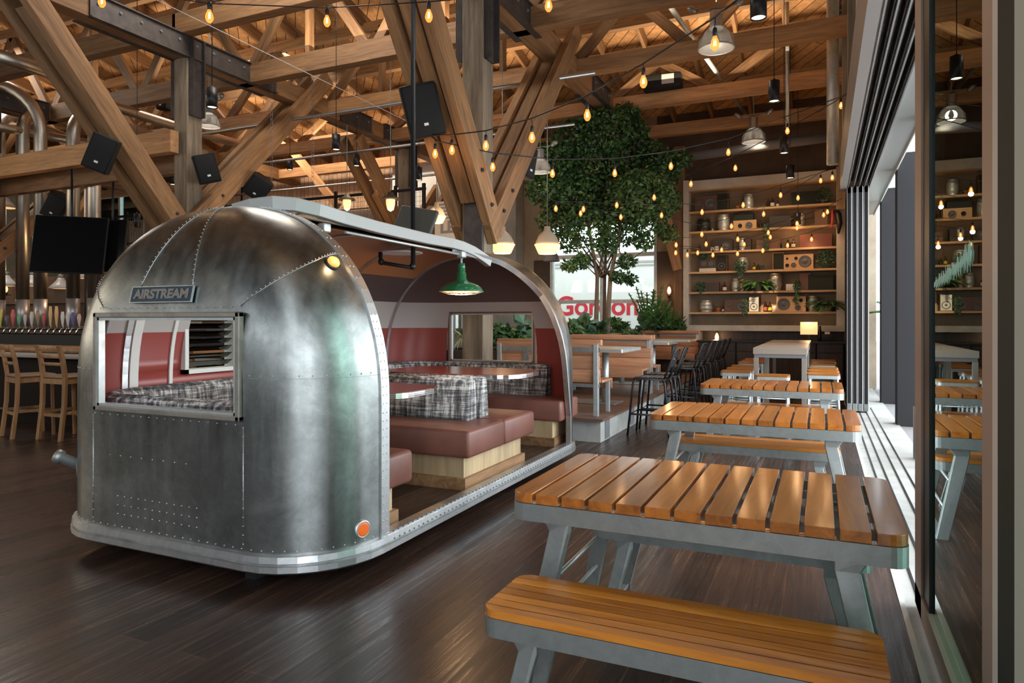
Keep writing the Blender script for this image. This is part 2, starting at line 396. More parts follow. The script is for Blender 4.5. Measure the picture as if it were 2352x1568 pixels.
# leaves
def leafm(name, a, c2):
    m, nt, b = mat(name); g = N(nt, 'ShaderNodeNewGeometry')
    nt.links.new(ramp(nt, [(0, a), (1, c2)], g.outputs['Random Per Island']).outputs[0], b.inputs['Base Color'])
    b.inputs['Roughness'].default_value = .5; return m
M['leaf'] = leafm('tree_leaves', (.010, .038, .013), (.075, .16, .035))
M['leaf2'] = leafm('plant_leaves', (.025, .09, .022), (.11, .24, .06))
M['leaf3'] = leafm('bluish_leaves', (.02, .07, .035), (.08, .17, .09))
M['bark'] = wood('bark', (.10, .07, .05), (.24, .18, .13), axis='z', rough=.9)
# glass with a green cast
def glassm(name, tint, ior=1.5):
    m, nt, b = mat(name); out = nt.nodes['Material Output']; nt.nodes.remove(b)
    tr = N(nt, 'ShaderNodeBsdfTransparent'); tr.inputs[0].default_value = (*tint, 1)
    gl = N(nt, 'ShaderNodeBsdfGlossy'); gl.inputs['Roughness'].default_value = .0; gl.inputs[0].default_value = (.9, 1, .96, 1)
    fr = N(nt, 'ShaderNodeFresnel'); fr.inputs[0].default_value = ior; mx = N(nt, 'ShaderNodeMixShader')
    nt.links.new(fr.outputs[0], mx.inputs[0]); nt.links.new(tr.outputs[0], mx.inputs[1]); nt.links.new(gl.outputs[0], mx.inputs[2])
    nt.links.new(mx.outputs[0], out.inputs[0]); return m
M['glass'] = glassm('clear_glass', (.92, .97, .95))
M['doorglass'] = glassm('green_door_glass', (.60, .74, .68), 1.8)
M['bay_glass'] = plain('prismatic_shade', (.26, .25, .24), .25)
M['bay_glass'].node_tree.nodes['Principled BSDF'].inputs['Alpha'].default_value = .55
# ================================================================== the room
def st(name, mb, m, label=None, **k):
    o = obj(name, mb, m, **k); o['kind'] = 'structure'
    if label: o['label'] = label
    return o
XW = 0.50      # line of the right wall
YB = 17.0      # back wall
def roofz(y): return 6.55+.22*(YB-y)
st('floor', MB().bb(-27, .376, -6, YB+.2, -.12, 0), M['floor'], 'dark brown oak plank floor')
st('floor_track', MB().bb(.376, 1.02, -6, YB, -.12, -.004), M['concrete'], 'grey threshold strip under the folding doors')
o = st('trim_1', MB().bb(.376, .402, -2, 12.6, -.01, .006), M['white'], 'white metal edge of the floor track')
mb = MB()
for x in (.47, .56, .66, .76): mb.bb(x, x+.014, -2, 13.2, -.004, .003)
st('trim_2', mb, M['black'], 'dark floor guide grooves of the folding doors')
st('terrace_floor', MB().bb(1.02, 12, -6, 30, -.14, -.02), plain('deck_grey', (.22, .21, .21), .7), 'grey terrace decking outside')
# ceiling
mb = MB(); y0, y1 = -6, YB+.3
mb.add([(-27, y0, roofz(y0)), (1.1, y0, roofz(y0)), (1.1, y1, roofz(y1)), (-27, y1, roofz(y1)),
        (-27, y0, roofz(y0)+.1), (1.1, y0, roofz(y0)+.1), (1.1, y1, roofz(y1)+.1), (-27, y1, roofz(y1)+.1)],
       [(0, 1, 2, 3), (7, 6, 5, 4), (0, 4, 5, 1), (1, 5, 6, 2), (2, 6, 7, 3), (3, 7, 4, 0)])
ceil = st('ceiling', mb, M['deck'], 'sloping ceiling of diagonal wooden boards')
first = None
for i in range(31):
    x = .25-i*.88
    if first is None:
        first = beam('rafter', (x, 0.5, roofz(.5)-.13), (x, YB+.2, roofz(YB+.2)-.13), .07, .26, M['timber'], ceil)
    else:
        c = first.copy(); COL.objects.link(c); c.parent = ceil; mm = first.matrix_basis.copy(); mm.translation.x = x; c.matrix_basis = mm
# purlins under the rafters
for i, y in enumerate((6.8, 9.9, 12.7, 15.3)):
    beam('purlin', (-26, y, roofz(y)-.36), (.4, y, roofz(y)-.36), .16, .22, M['timber'], ceil, up=(0, 0, 1))

# back wall with window openings
def wall_y(name, x0, x1, y, z0, z1, holes, m, th=.2, label=None):
    mb = MB(); xs = sorted({x0, x1, *[h[0] for h in holes], *[h[1] for h in holes]}); zs = sorted({z0, z1, *[h[2] for h in holes], *[h[3] for h in holes]})
    for a, b_ in zip(xs, xs[1:]):
        for c, d in zip(zs, zs[1:]):
            mx, mz = (a+b_)/2, (c+d)/2
            if any(h[0] < mx < h[1] and h[2] < mz < h[3] for h in holes): continue
            mb.bb(a, b_, y, y+th, c, d)
    return st(name, mb, m, label)
def window(n, x0, x1, z0, z1, y, rows, cols, label, m=None, fw=.07):
    m = m or M['galv_light']; mb = MB()
    for x in (x0, x1-fw): mb.bb(x, x+fw, y-.06, y+.14, z0, z1)
    for z in (z0, z1-fw): mb.bb(x0, x1, y-.06, y+.14, z, z+fw)
    for z in rows: mb.bb(x0, x1, y-.07, y+.12, z-.045, z+.045)
    for x in cols: mb.bb(x-.05, x+.05, y-.05, y+.12, z0, z1)
    o = st('window_%d' % n, mb, m, label)
    obj('pane', MB().bb(x0+.02, x1-.02, y+.04, y+.05, z0+.02, z1-.02), M['glass'], o)
    return o
H1 = (-6.57, -3.73, 1.22, 4.05); H2 = (-12.3, -8.3, 1.2, 3.0); H3 = (-25.5, -21.8, 5.05, 6.25); H4 = (-20.5, -17.5, 5.2, 6.3)
wall_y('wall_back', -27, 1.1, YB, 0, 7.2, [H1, H2, H3, H4], M['beigewall'], label='beige board wall at the far end')
window(1, *H1[:2], *H1[2:], YB, [3.16, 1.98], [-5.15], 'large window behind the indoor tree with a truck outside')
window(2, *H2[:2], *H2[2:], YB, [2.2], [-11.3, -10.3, -9.3], 'window row seen through the far trailer window')
window(3, *H3[:2], *H3[2:], YB, [], [-23.6], 'high bright window far left behind the steel pipes')
window(4, *H4[:2], *H4[2:], YB, [], [-19], 'high bright window right of the steel pipes')
st('wall_left', MB().bb(-27.2, -27, -6, YB+.2, 0, 12), M['beigewall'], 'far left wall')
# unseen wall behind the camera, nearly closed to darken the trailer reflections
mb = MB()
mb.bb(-27, 1.1, -6.1, -5.9, 0, 3.2); mb.bb(-27, 1.1, -6.1, -5.9, 4.0, 12)
for i in range(9): mb.bb(-27+i*3.4, -26.7+i*3.4, -6.1, -5.9, 3.2, 4.0)
st('wall_front', mb, M['charcoal'], 'unseen wall behind the viewpoint, nearly closed to darken reflections')
# upper cladding of the back wall, left of the tree
st('wall_panel', MB().bb(-18.5, -9.0, YB-.06, YB-.005, 4.9, 7.1), M['clad'], 'vertical board cladding high on the far wall')
st('wall_white_panel', MB().bb(-11.2, -8.9, YB-.6, YB-.5, 4.0, 5.9), M['white'], 'plain white bulkhead panel left of the timber post')
st('wall_dark_panel', MB().bb(-3.73, -2.98, YB-.03, YB-.002, 0, 3.2), M['brownwall'], 'dark brown wall strip between window and shelves')
st('wall_dark_upper', MB().bb(-3.73, .5, YB-.035, YB-.004, 4.82, 7.1), M['brownwall'], 'dark wall above the shelf unit')
st('wall_dark_window_side', MB().bb(-7.05, -6.57, YB-.03, YB-.002, 0, 3.1), M['brownwall'], 'dark wall strip left of the large window')
mb = MB().bb(-8.15, -7.35, YB-.55, YB-.05, 0, 5.6)
st('wall_pier', mb, M['concrete'], 'pale concrete pier left of the large window')
# right wall: header over the folding wall, jambs, timber wall posts
mb = MB().bb(.377, 1.0, -2, 12.75, 3.95, 8.9); mb.bb(.377, .40, -2, 12.75, 3.69, 3.95)
st('wall_right', mb, M['limewash'], 'grey header wall above the folding doors')
mb = MB(); mb.bb(.285, .377, -2, 12.75, 3.66, 4.30)
st('trim_3', mb, plain('fascia_grey', (.27, .24, .22), .5), 'long grey fascia over the folding doors')
mb = MB(); mb.bb(.715, .98, -2, 16, 3.69, 3.95)
st('trim_4', mb, plain('soffit_metal', (.42, .42, .40), .4, .5), 'pale metal soffit outside the door tracks')
st('trim_5', MB().bb(.98, .995, -2, 16, 3.66, 3.72), M['white'], 'thin bright soffit edge')
mb = MB()
for k in range(4):
    x = .405+k*.079
    mb.bb(x, x+.012, -2, 12.6, 3.69, 3.80); mb.bb(x+.05, x+.060, -2, 12.6, 3.69, 3.80)
mb.bb(.40, .72, -2, 12.6, 3.80, 3.95)
st('trim_6', mb, metal('track_metal', (.05, .045, .04), (.16, .14, .125), .4), 'parallel overhead door tracks')
mb = MB()
for k in range(5): mb.bb(.393+k*.079, .405+k*.079, -2, 12.6, 3.66, 3.80)
st('trim_7', mb, M['skin_trim'], 'bright lips of the overhead door tracks')
st('wall_right_end', MB().bb(.46, .72, 13.7, YB, 0, 7.2).bb(.46, 1.0, 12.76, YB, 3.96, 7.2), M['brownwall'], 'dark end of the right wall past the folded doors')
for i, y in enumerate((9.35, 11.7, 14.05, 16.35)):
    beam('wall_post', (.40, y, 3.9), (.40, y, 7.6), .22, .2, M['timber_grey'])['kind'] = 'structure'
# outer columns on the terrace edge
for i, y in enumerate((5.6, 8.4, 11.2, 14.1)):
    t = obj('terrace_column', MB().bb(.985, 1.4, y, y+.28, -.02, 3.9), M['charcoal'], bevel=.01)
    tag(t, ['dark grey terrace column hidden behind the glass door', 'dark grey terrace column nearest the glass door edge', 'wide dark grey column standing right of the folded doors', 'narrow-looking dark grey column farthest along the terrace'][i], 'column')
# folded stack of glass doors
def door_panel(n, x, y0, y1, label, stile=M['charcoal'], g=M['doorglass'], z1=3.68, edge=None, th=.055):
    mb = MB(); e = .09
    mb.bb(x, x+th, y0, y0+e, .02, z1); mb.bb(x, x+th, y1-e, y1, .02, z1)
    mb.bb(x, x+th, y0, y1, .02, .12); mb.bb(x, x+th, y0, y1, z1-.1, z1)
    o = st('door_%d' % n, mb, stile, label)
    obj('pane', MB().bb(x+th*.4, x+th*.6, y0+e, y1-e, .12, z1-.1), g, o)
    obj('edge_strip', MB().bb(x-.004, x, y0, y0+.02, .02, z1).bb(x+th, x+th+.012, y0-.004, y0+.012, .02, z1), M['white'], o, label='pale metal edge strip')
    obj('foot_bracket', MB().bb(x-.003, x+th+.003, y0-.008, y0+.06, .02, .14), M['galv'], o, label='steel bottom bracket')
    return o
for k in range(4):
    door_panel(1+k, .385+k*.082, 12.45, 13.55, ['folded glass door leaf nearest the tables', 'second folded glass door leaf from the tables', 'third folded glass door leaf from the tables', 'folded glass door leaf nearest the terrace'][k])
# closed glass leaf in the foreground
mb = MB(); X0, X1, Ya, Yb_ = .448, .502, 2.33, 4.15
tan = plain('door_tan_metal', (.40, .32, .27), .5, .2)
mb.bb(X0, X1, Yb_-.24, Yb_, .02, 3.68); mb.bb(X0, X1, Ya, Ya+.17, .02, 3.68); mb.bb(X0, X1, Ya, Yb_, .02, .13); mb.bb(X0, X1, Ya, Yb_, 3.58, 3.68)
d5 = st('door_5', mb, tan, 'tall glass door leaf with tan frame in the right foreground')
obj('pane', MB().bb(.470, .480, Ya+.17, Yb_-.44, .13, 3.58), M['doorglass'], d5)
obj('gasket', MB().bb(.458, .490, Yb_-.44, Yb_-.24, .13, 3.58), M['black'], d5, label='black rubber gasket')
obj('edge_strip', MB().bb(X0-.006, X0, Ya-.06, Ya, .02, 3.68), M['white'], d5, label='white edge strip')
obj('pull_handle', MB().bb(X0-.012, X0, Yb_-.06, Yb_-.03, .78, 1.05), M['skin_trim'], d5)
# chalk squiggle written on the glass
mb = MB(); pts = []; rr = random.Random(4)
for i in range(90):
    f = i/89; y = 3.62-f*.85; zc = 1.66+f*.06; h = (.008+.035*rr.random()*(.6+f)); pts.append((.466, y, zc+(h if i % 2 else -h*.8)))
mb.tube(pts, .0009, 4)
obj('chalk_scribble', mb, plain('chalk', (.62, .72, .66), .9), d5, label='pale chalk scribble like a jagged skyline')
mb = MB().bb(.44, .56, 2.06, 2.255, 0, 3.69)
st('door_jamb', mb, plain('dark_green_frame', (.022, .034, .031), .75), 'dark door frame post at the right edge')
mb = MB().bb(.43, .50, 1.2, 2.03, 0, 3.69)
st('door_6', mb, plain('pale_green_frame', (.55, .66, .61), .6), 'pale aluminium frame edge at the far right of view')

# ------------------------------------------------------------------ outside
def ext(mb, m, name, label, cat, **k): return tag(obj(name, mb, m, **k), label, cat)
st('ground', MB().bb(-60, 40, YB+.2, 60, -.3, -.15), plain('asphalt', (.25, .25, .25), .9), 'street outside')
tr = thing('delivery_truck', 'white box truck with red and grey lettering parked outside the window', 'truck', (-6.5, 21.0, -.15))
obj('cargo_box', MB().rbox(-12.5, -1.5, 21.0, 23.4, .95, 3.75, .04), plain('truck_white', (.86, .88, .90), .4), tr, world=True)
obj('side_rails', MB().bb(-12.5, -1.5, 20.975, 21.0, 3.3, 3.36).bb(-12.5, -1.5, 20.975, 21.0, 3.2, 3.24).bb(-12.5, -1.5, 20.975, 21.0, .95, 1.08), plain('rail_grey', (.5, .52, .54), .4), tr, world=True)
mb = MB()
for x in (-11, -10, -3): mb.lathe([(.48, 0), (.5, .05), (.5, .25), (.48, .3)], (x, 21.2, .33), 20, M=Matrix.Rotation(PI/2, 3, 'X'))
obj('wheels', mb, M['black'], tr, world=True)
obj('chassis', MB().bb(-12.3, -1.7, 21.3, 23, .55, .95), M['black'], tr, world=True)
text_obj('red_lettering', 'Gordon', .86, frameM((-6.55, 20.99, 1.93), (0, -1, 0)), M['red'], tr, .004, bold=.018, sx=.98)
text_obj('grey_lettering', 'FOOD SERVICE', .27, frameM((-6.45, 20.99, 1.36), (0, -1, 0)), M['dgrey'], tr, .004, sx=1.12)
ext(MB().bb(-20, 1, 27, 30, 0, 3.2), plain('far_building', (.62, .63, .63), .8), 'street_building', 'pale low building across the street behind the truck', 'building')
# terrace side
ext(MB().bb(9, 9.4, -6, 45, 0, 2.6), plain('hedge_back', (.30, .31, .30), .8), 'street_wall', 'pale grey boundary wall beyond the terrace', 'wall')
mb = MB().bb(1.5, 4.8, 20.0, 20.1, 0, 1.0).bb(1.5, 4.8, 20, 20.1, 2.9, 3.0)
for x in (1.5, 2.2, 3.1, 4.0): mb.bb(x, x+.08, 20, 20.1, 0, 4)
ext(mb, M['dgrey'], 'terrace_screen', 'grey framed screen at the end of the terrace', 'screen')

# ================================================================== timber frame
POSTY = 8.0; ZB = 5.95
def bolts(pts, n, r=.028, l=.03):
    mb = MB()
    R = Vector(n).to_track_quat('Z', 'Y').to_matrix()
    for p in pts: mb.lathe([(r, 0), (r, l*.6), (r*.55, l*.62), (r*.55, l)], p, 6, M=R, smooth=False)
    return mb
def frame_post(x, y, label, zb=0, ztop=ZB-.16, foot=2.75, reach=3.1, pw=.30, mp=None, near=(None, 1.03), far=(None, 1.03)):
    mp = mp or M['timber_grey']
    t = thing('timber_post', label, 'post', (x, y, zb))
    beam('post', (x, y, zb), (x, y, ztop), pw, pw, mp, t, up=(0, 1, 0), bevel=.012)
    for s in (-1, 1):
        for off in (-.22, .22):
            f0, m_ = near if s < 0 else far; f0 = foot if f0 is None else f0; ze = min(6.5, foot+reach+.85); a = (x+off, y-s*.10, f0-.10*m_); b_ = (x+off, y+s*(ze-f0)/m_, ze)
            beam('brace', a, b_, .13, .30, M['timber'], t, up=(0, 0, 1))
        ze = min(ZB-.2, foot+reach-.2); a = (x, y+s*.2, f0+.2*m_+.05); b_ = (x, y+s*(ze-f0)/m_, ze)
        beam('inner_brace', a, b_, .20, .20, M['timber'], t, up=(0, 0, 1))
        for bp in ((x+.29, y+s*.18, f0+.18*m_), (x+.29, y+s*.45, f0+.45*m_)): obj('bolt', bolts([bp], (1, 0, 0)), M['steel_brown'], t, world=True)
    for s in (-1, 1):
        obj('steel_channel', MB().bb(x+s*(pw/2+.02)-.02, x+s*(pw/2+.02)+.02, y-.12, y+.12, ztop-.95, ztop+.3)
            .bb(x+s*(pw/2+.06)-.05, x+s*(pw/2+.06)+.05, y-.12, y-.10, ztop-.95, ztop+.3)
            .bb(x+s*(pw/2+.06)-.05, x+s*(pw/2+.06)+.05, y+.10, y+.12, ztop-.95, ztop+.3), M['steel_brown'], t, world=True)
    return t
XA, XB = -9.55, -4.07
pA = frame_post(XA, 8.08, 'weathered timber post with V braces rising behind the trailer, left of two', near=(2.65, 1.18), far=(3.15, 1.03))
pB = frame_post(XB, 7.9, 'weathered timber post with V braces beside the indoor tree', zb=.3, near=(2.70, 1.41), far=(2.72, 1.15))
obj('steel_shoe', MB().bb(XB-.09, XB+.17, 7.68, 7.74, 2.1, 3.35), M['steel_brown'], pB, world=True, label='brown steel shoe at the foot of the V braces')
obj('switch_box', MB().rbox(XB-.33, XB-.17, 7.5, 7.62, 1.38, 1.72, .01).rbox(XB-.29, XB-.19, 7.5, 7.62, 1.12, 1.34, .01), M['galv'], pB, world=True)
frame_post(-15.2, 8.1, 'timber post with V braces far left beyond the steel pipes', reach=2.6)
frame_post(-9.55, 14.6, 'distant timber post with V braces behind the mezzanine railing', foot=3.2, reach=1.5)
t = thing('timber_post', 'timber corner post between the large window and the shelf unit', 'post', (-3.12, 16.6, 0))
beam('post', (-3.12, 16.80, 0), (-3.12, 16.80, 5.7), .26, .26, M['timber'], t, up=(0, 1, 0))
for q in (.2, .42): beam('brace', (-3.12-.02, 16.6-q*.3, 2.7), (-3.52-q, 16.4-q*.3, 5.7), .12, .2, M['timber'], t)
# long girders running away from the viewer
def girder(x, y0, y1, label, plates):
    t = thing('timber_girder', label, 'beam', (x, y0, ZB))
    beam('timber', (x, y0, ZB), (x, y1, ZB), .30, .34, M['timber_grey'] if False else M['timber'], t)
    for (a, b_) in plates:
        for s in (-1, 1):
            X = x+s*.165
            obj('steel_splice', MB().bb(X-.012, X+.012, a, b_, ZB-.17, ZB+.17).bb(X-.05, X+.05, a, b_, ZB+.16, ZB+.18).bb(X-.05, X+.05, a, b_, ZB-.18, ZB-.16), M['steel_brown'], t, world=True)
            if s > 0:
                n = max(2, int((b_-a)/.32)); P = [(X+.012, a+.12+(b_-a-.24)*i/(n-1), ZB+.05) for i in range(n)]
                for bp in P: obj('bolt', bolts([bp], (1, 0, 0), .024, .025), M['dgrey'], t, world=True)
    return t
girder(XA, .5, YB, 'long timber girder with brown steel splices above the trailer', [(6.3, 9.9), (11.8, 12.9), (13.4, 14.5)])
girder(XB, .5, YB, 'long timber girder with steel splices running over the booths', [(6.2, 9.6), (12.3, 13.4)])
girder(-15.2, .5, YB, 'long timber girder at far left over the bar', [(6.5, 9.2), (12.0, 13.0)])
girder(-21, 4, YB, 'leftmost long timber girder deep in the hall', [(8, 10)])
# cross trusses
def truss(y, label, x0=-26, x1=.46, new=False, webs=True, z=ZB, h=.30, w=.16, seed=0):
    t = thing('roof_truss', label, 'roof truss', (0, y, z))
    mt = M['timber_new'] if new else M['timber']
    for (a, b_) in ((x0, -15.2), (-15.2, XA), (XA, XB), (XB, x1)):
        beam('bottom_chord', (a, y, z), (b_, y, z), w, h, mt, t, ext=.04)
    if webs:
        rr = random.Random(seed); top = roofz(y)-.3
        for X in (-24, -21, -18, -15.2, -12.4, XA, -6.8, XB, -1.9):
            for s in (-1, 1):
                if X+s*1.4 > .5: continue
                beam('web', (X+s*.1, y+.02, z+.12), (X+s*1.45, y+.02, top), .10, .17, M['timber'], t)
        for X in (-22.5, -13.8, -8.1, -5.4): beam('hanger', (X, y, z), (X, y, top), .09, .14, M['timber'], t, up=(0, 1, 0))
        beam('top_chord', (x0, y, top), (x1, y, top), .14, .2, M['timber'], t)
    return t
TR = [(7.9, 0), (9.35, 0), (11.5, 1), (13.8, 1), (16.1, 1)]
names = ['roof truss nearest the viewer crossing over the post row', 'brown roof truss just beyond the V-braced posts', 'roof truss crossing above the middle of the room',
         'roof truss crossing above the indoor tree', 'farthest roof truss just in front of the shelf wall']
for i, (y, nw) in enumerate(TR): truss(y, names[i], new=bool(nw), webs=(i not in (0, 4)), z=ZB+(.34 if i == 0 else 0), h=(.34 if i < 2 else .27), w=.2, seed=i)
# lower tie beam at the bar and beam stubs
t = tag(beam('timber_beam', (-24, 7.78, 4.38), (XA+.05, 7.78, 4.38), .16, .36, M['timber_new']), 'low reddish timber beam ending at the left V-braced post in front of the pipes', 'beam')
t = tag(beam('timber_beam', (-24, 8.36, 4.2), (XA+.05, 8.36, 4.2), .16, .36, M['timber']), 'darker low timber beam just behind the low reddish one', 'beam')
# extra bright diagonal struts deep in the hall
for i, (a, b_) in enumerate([((-14.2, 12.6, 4.6), (-10.8, 12.6, 8.0)), ((-12.0, 15.0, 4.6), (-14.3, 15.0, 7.0)), ((-18.5, 12.0, 4.2), (-15.6, 12.0, 7.2)), ((-7.0, 14.8, 4.9), (-9.2, 14.8, 7.1))]):
    tag(beam('roof_strut', a, b_, .14, .2, M['timber_new']), ['pale diagonal strut high above the trailer roof', 'second pale diagonal strut in front of the board cladding', 'diagonal strut over the bar beyond the pipes', 'diagonal strut left of the tree-side post'][i], 'strut')
# ducts, conduits and sprinkler pipes
def pipe(name, pts, r, m, label, cat='pipe', seg=12, group=None):
    return tag(obj(name, MB().tube(pts, r, seg), m), label, cat, group)
pipe('ceiling_conduit', [(-20, 10.2, 5.35), (-3.2, 10.2, 5.35)], .028, M['conduit'], 'long thin steel conduit hung below the trusses over the trailer')
pipe('ceiling_conduit', [(-20, 12.4, 5.25), (-4.3, 12.4, 5.25)], .03, M['conduit'], 'second steel conduit farther back below the trusses')
pipe('ceiling_conduit', [(-19, 14.6, 5.1), (-6, 14.6, 5.1)], .03, M['conduit'], 'third steel conduit near the board cladding')
pipe('sprinkler_pipe', [(-2.9, 3.0, 6.6), (-1.6, 16.5, 6.25)], .04, M['galv_light'], 'slanting silver sprinkler pipe above the picnic tables')
pipe('drain_pipe', [(.17, 12.6, 4.1), (.17, 12.6, 7.1)], .095, M['galv_light'], 'fat vertical grey pipe near the right wall')
pipe('ceiling_conduit', [(-.55, 13, 4.9), (-.55, 13, 7.4)], .03, M['galv_light'], 'thin vertical pipe left of the fat grey pipe')
pipe('ventilation_duct', [(-3.2, 15.6, 5.15), (.4, 15.6, 5.3)], .10, M['dgrey'], 'dark round duct above the shelf unit', 'duct')
# ================================================================== the aluminium trailer
TX, HW = -3.575, 1.175           # centre line and half width
TY0, TY1 = 3.39, 6.76            # where the rounded ends start
ZT, ZC, ZB0 = 2.25, 1.0, .16
CD = .54
trl = thing('trailer', 'cut-open riveted aluminium travel trailer fitted with dining booths inside', 'trailer', (TX, 5.07, 0))
def fz(z):
    if z <= ZC: return 1.0
    return max(0.0, 1-((z-ZC)/(ZT-ZC))**2.2)**(1/2.2)
def gz(z):
    if z <= 1.2: return 1.0
    return max(0.0, 1-((z-1.2)/(ZT-1.2))**2.1)**(1/2.1)
def zlevels():
    zs = [ZB0, .3, .5, .7, .945, 1.0, 1.1, 1.2, 1.3, 1.4, 1.53, 1.6, 1.68]
    a = math.asin(((1.68-ZC)/(ZT-ZC))**1.1)
    for i in range(1, 15):
        th = a+(PI/2-a)*i/14; zs.append(ZC+(ZT-ZC)*math.sin(th)**(1/1.1))
    zs[-1] = ZT-.0004
    return zs
ZS = zlevels()
def planpts(z, e=0.0, nc=9, nf=12):
    # outline of a rounded end at height z; returns (dx, dy) with dy measured outwards from the seam
    f = fz(z); w = HW*f+e*min(1, f*2); D = CD*gz(z)+e; r = CD*f
    pts = []
    for k in range(nc):
        ph = PI/2*k/(nc-1); pts.append((w-r*(1-math.cos(ph)), D*math.sin(ph)))
    fw = w-r
    for k in range(1, nf): pts.append((fw-2*fw*k/nf, D))
    for k in range(nc):
        ph = PI/2*(1-k/(nc-1)); pts.append((-(w-r*(1-math.cos(ph))), D*math.sin(ph)))
    return pts
NC, NF = 9, 12
def cap_mesh(sgn, e, hole, flip):
    mb = MB(); rows = []
    for z in ZS:
        ry = TY0 if sgn < 0 else TY1
        rows.append([(TX+dx, ry+sgn*dy, z if e == 0 else min(z, ZT+e)) for dx, dy in planpts(z, e)])
    n = len(rows[0]); vs = [p for r in rows for p in r]; fs = []
    for i in range(len(rows)-1):
        for j in range(n-1):
            zc = (ZS[i]+ZS[i+1])/2
            if hole[0] < zc < hole[1] and NC-1 <= j < NC-1+NF: continue
            a = i*n+j; q = (a, a+1, a+1+n, a+n); fs.append(q if flip else tuple(reversed(q)))
    mb.add(vs, fs, True); return mb
ZH1 = (.945, 1.53)
for sgn, nm, lb in ((-1, 'end_shell', 'rounded riveted aluminium end facing the viewer'), (1, 'end_shell', 'rounded aluminium end at the far side')):
    hole = ZH1 if sgn < 0 else (.945, 1.6)
    obj(nm, cap_mesh(sgn, 0, hole, sgn > 0), M['skin'], trl, world=True, label=lb, fix=False)
    obj('end_lining', cap_mesh(sgn, -.035, hole, sgn < 0), M['lining_end'], trl, world=True, fix=False)
# middle: left wall and roof
def arch(n=40):
    P = []
    zs = [z for z in ZS]
    for z in zs: P.append((HW*fz(z), z))
    out = [(-x, z) for x, z in P]          # left bottom to top
    out += [(x, z) for x, z in reversed(P)]
    return out
ARC = arch()
LW = (3.95, 4.42, 1.10, 1.62)              # louvre window in the left wall (y0,y1,z0,z1)
def mid_mesh(e, flip):
    mb = MB(); fs = []
    ys = [TY0, 3.95, 4.42, 5.2, 6.0, TY1]
    pts = [(x, z) for x, z in ARC if TX+x <= -3.08]; xe = -3.08-TX
    ze = ZC+(ZT-ZC)*(1-(xe/HW)**2.2)**(1/2.2); pts.append((xe, ze))
    # refine left wall rows with window limits
    ins = [(-HW*fz(z), z) for z in (1.10, 1.62)]
    left = sorted([p for p in pts if p[0] < 0 and p[1] < 1.9]+ins, key=lambda p: p[1]); rest = [p for p in pts if not (p[0] < 0 and p[1] < 1.9)]
    pts = left+rest
    def sc(x, z):
        f = 1+e/HW; return (TX+x*f, ZC+(z-ZC)*(1+e/(ZT-ZC)) if z > ZC else z)
    vs = []
    for x, z in pts:
        X, Z = sc(x, z)
        for y in ys: vs.append((X, y, Z))
    n = len(ys)
    for i in range(len(pts)-1):
        for j in range(n-1):
            zc = (pts[i][1]+pts[i+1][1])/2; yc = (ys[j]+ys[j+1])/2
            if pts[i][0] < -.9 and LW[2] < zc < LW[3] and LW[0] < yc < LW[1]: continue
            a = i*n+j; q = (a, a+1, a+1+n, a+n); fs.append(q if flip else tuple(reversed(q)))
    mb.add(vs, fs, True)
    # far piece on the open side, its edge leaning back
    def ye(x, z):
        if x < -2.95-TX: return 5.5+(x-xe)/((-2.95-TX)-xe)*.72
        for (za, ya), (zb, yb) in zip([(0, 6.76), (.5, 6.76), (1.39, 6.56), (1.75, 6.48), (2.0, 6.32), (2.13, 6.2)], [(.5, 6.76), (1.39, 6.56), (1.75, 6.48), (2.0, 6.32), (2.13, 6.2), (3, 6.2)]):
            if z <= zb: return ya+(yb-ya)*(z-za)/(zb-za)
        return 6.2
    P2 = [(xe, ze)]+[(x, z) for x, z in ARC if x > xe]
    # subdivide the first span for a smooth curved corner
    Q = []
    for (x0, z0), (x1, z1) in zip(P2, P2[1:]):
        k = 4 if z0 > 1.9 else 1
        for i in range(k): Q.append((x0+(x1-x0)*i/k, z0+(z1-z0)*i/k))
    Q.append(P2[-1]); vs = []; fs = []; edge = []
    for x, z in Q:
        X, Z = sc(x, z); y0 = ye(x, z); edge.append((X, y0, Z))
        for k in range(5): vs.append((X, y0+(TY1-y0)*k/4, Z))
    for i in range(len(Q)-1):
        for j in range(4):
            a = i*5+j; q = (a, a+1, a+6, a+5); fs.append(q if flip else tuple(reversed(q)))
    mb.add(vs, fs, True)
    return mb, edge
mo, EDGE = mid_mesh(0, False); obj('body_shell', mo, M['skin'], trl, world=True, fix=False)
mi_, _ = mid_mesh(-.035, True); obj('body_lining', mi_, M['lining'], trl, world=True, fix=False)
# trims round the opening
def strip(path, w, th, normals=None):
    mb = MB(); rings = []
    for i, p in enumerate(path):
        p = Vector(p); n = Vector(normals[i]).normalized()
        t = (Vector(path[min(i+1, len(path)-1)])-Vector(path[max(i-1, 0)])).normalized(); s = t.cross(n).normalized()
        rings.append([p+s*w/2+n*th, p-s*w/2+n*th, p-s*w/2-n*.012, p+s*w/2-n*.012])
    mb.loft(rings, True, True, False); return mb
A1 = [(TX+x, TY0, z) for x, z in ARC]
nr = [((x), 0, (z-ZC)*.9 if z > ZC else 0) for x, z in ARC]
obj('seam_band', strip([(x, y+.03, z) for x, y, z in A1], .07, .012, nr), M['skin_trim'], trl, world=True, label='bright riveted band around the near arch')
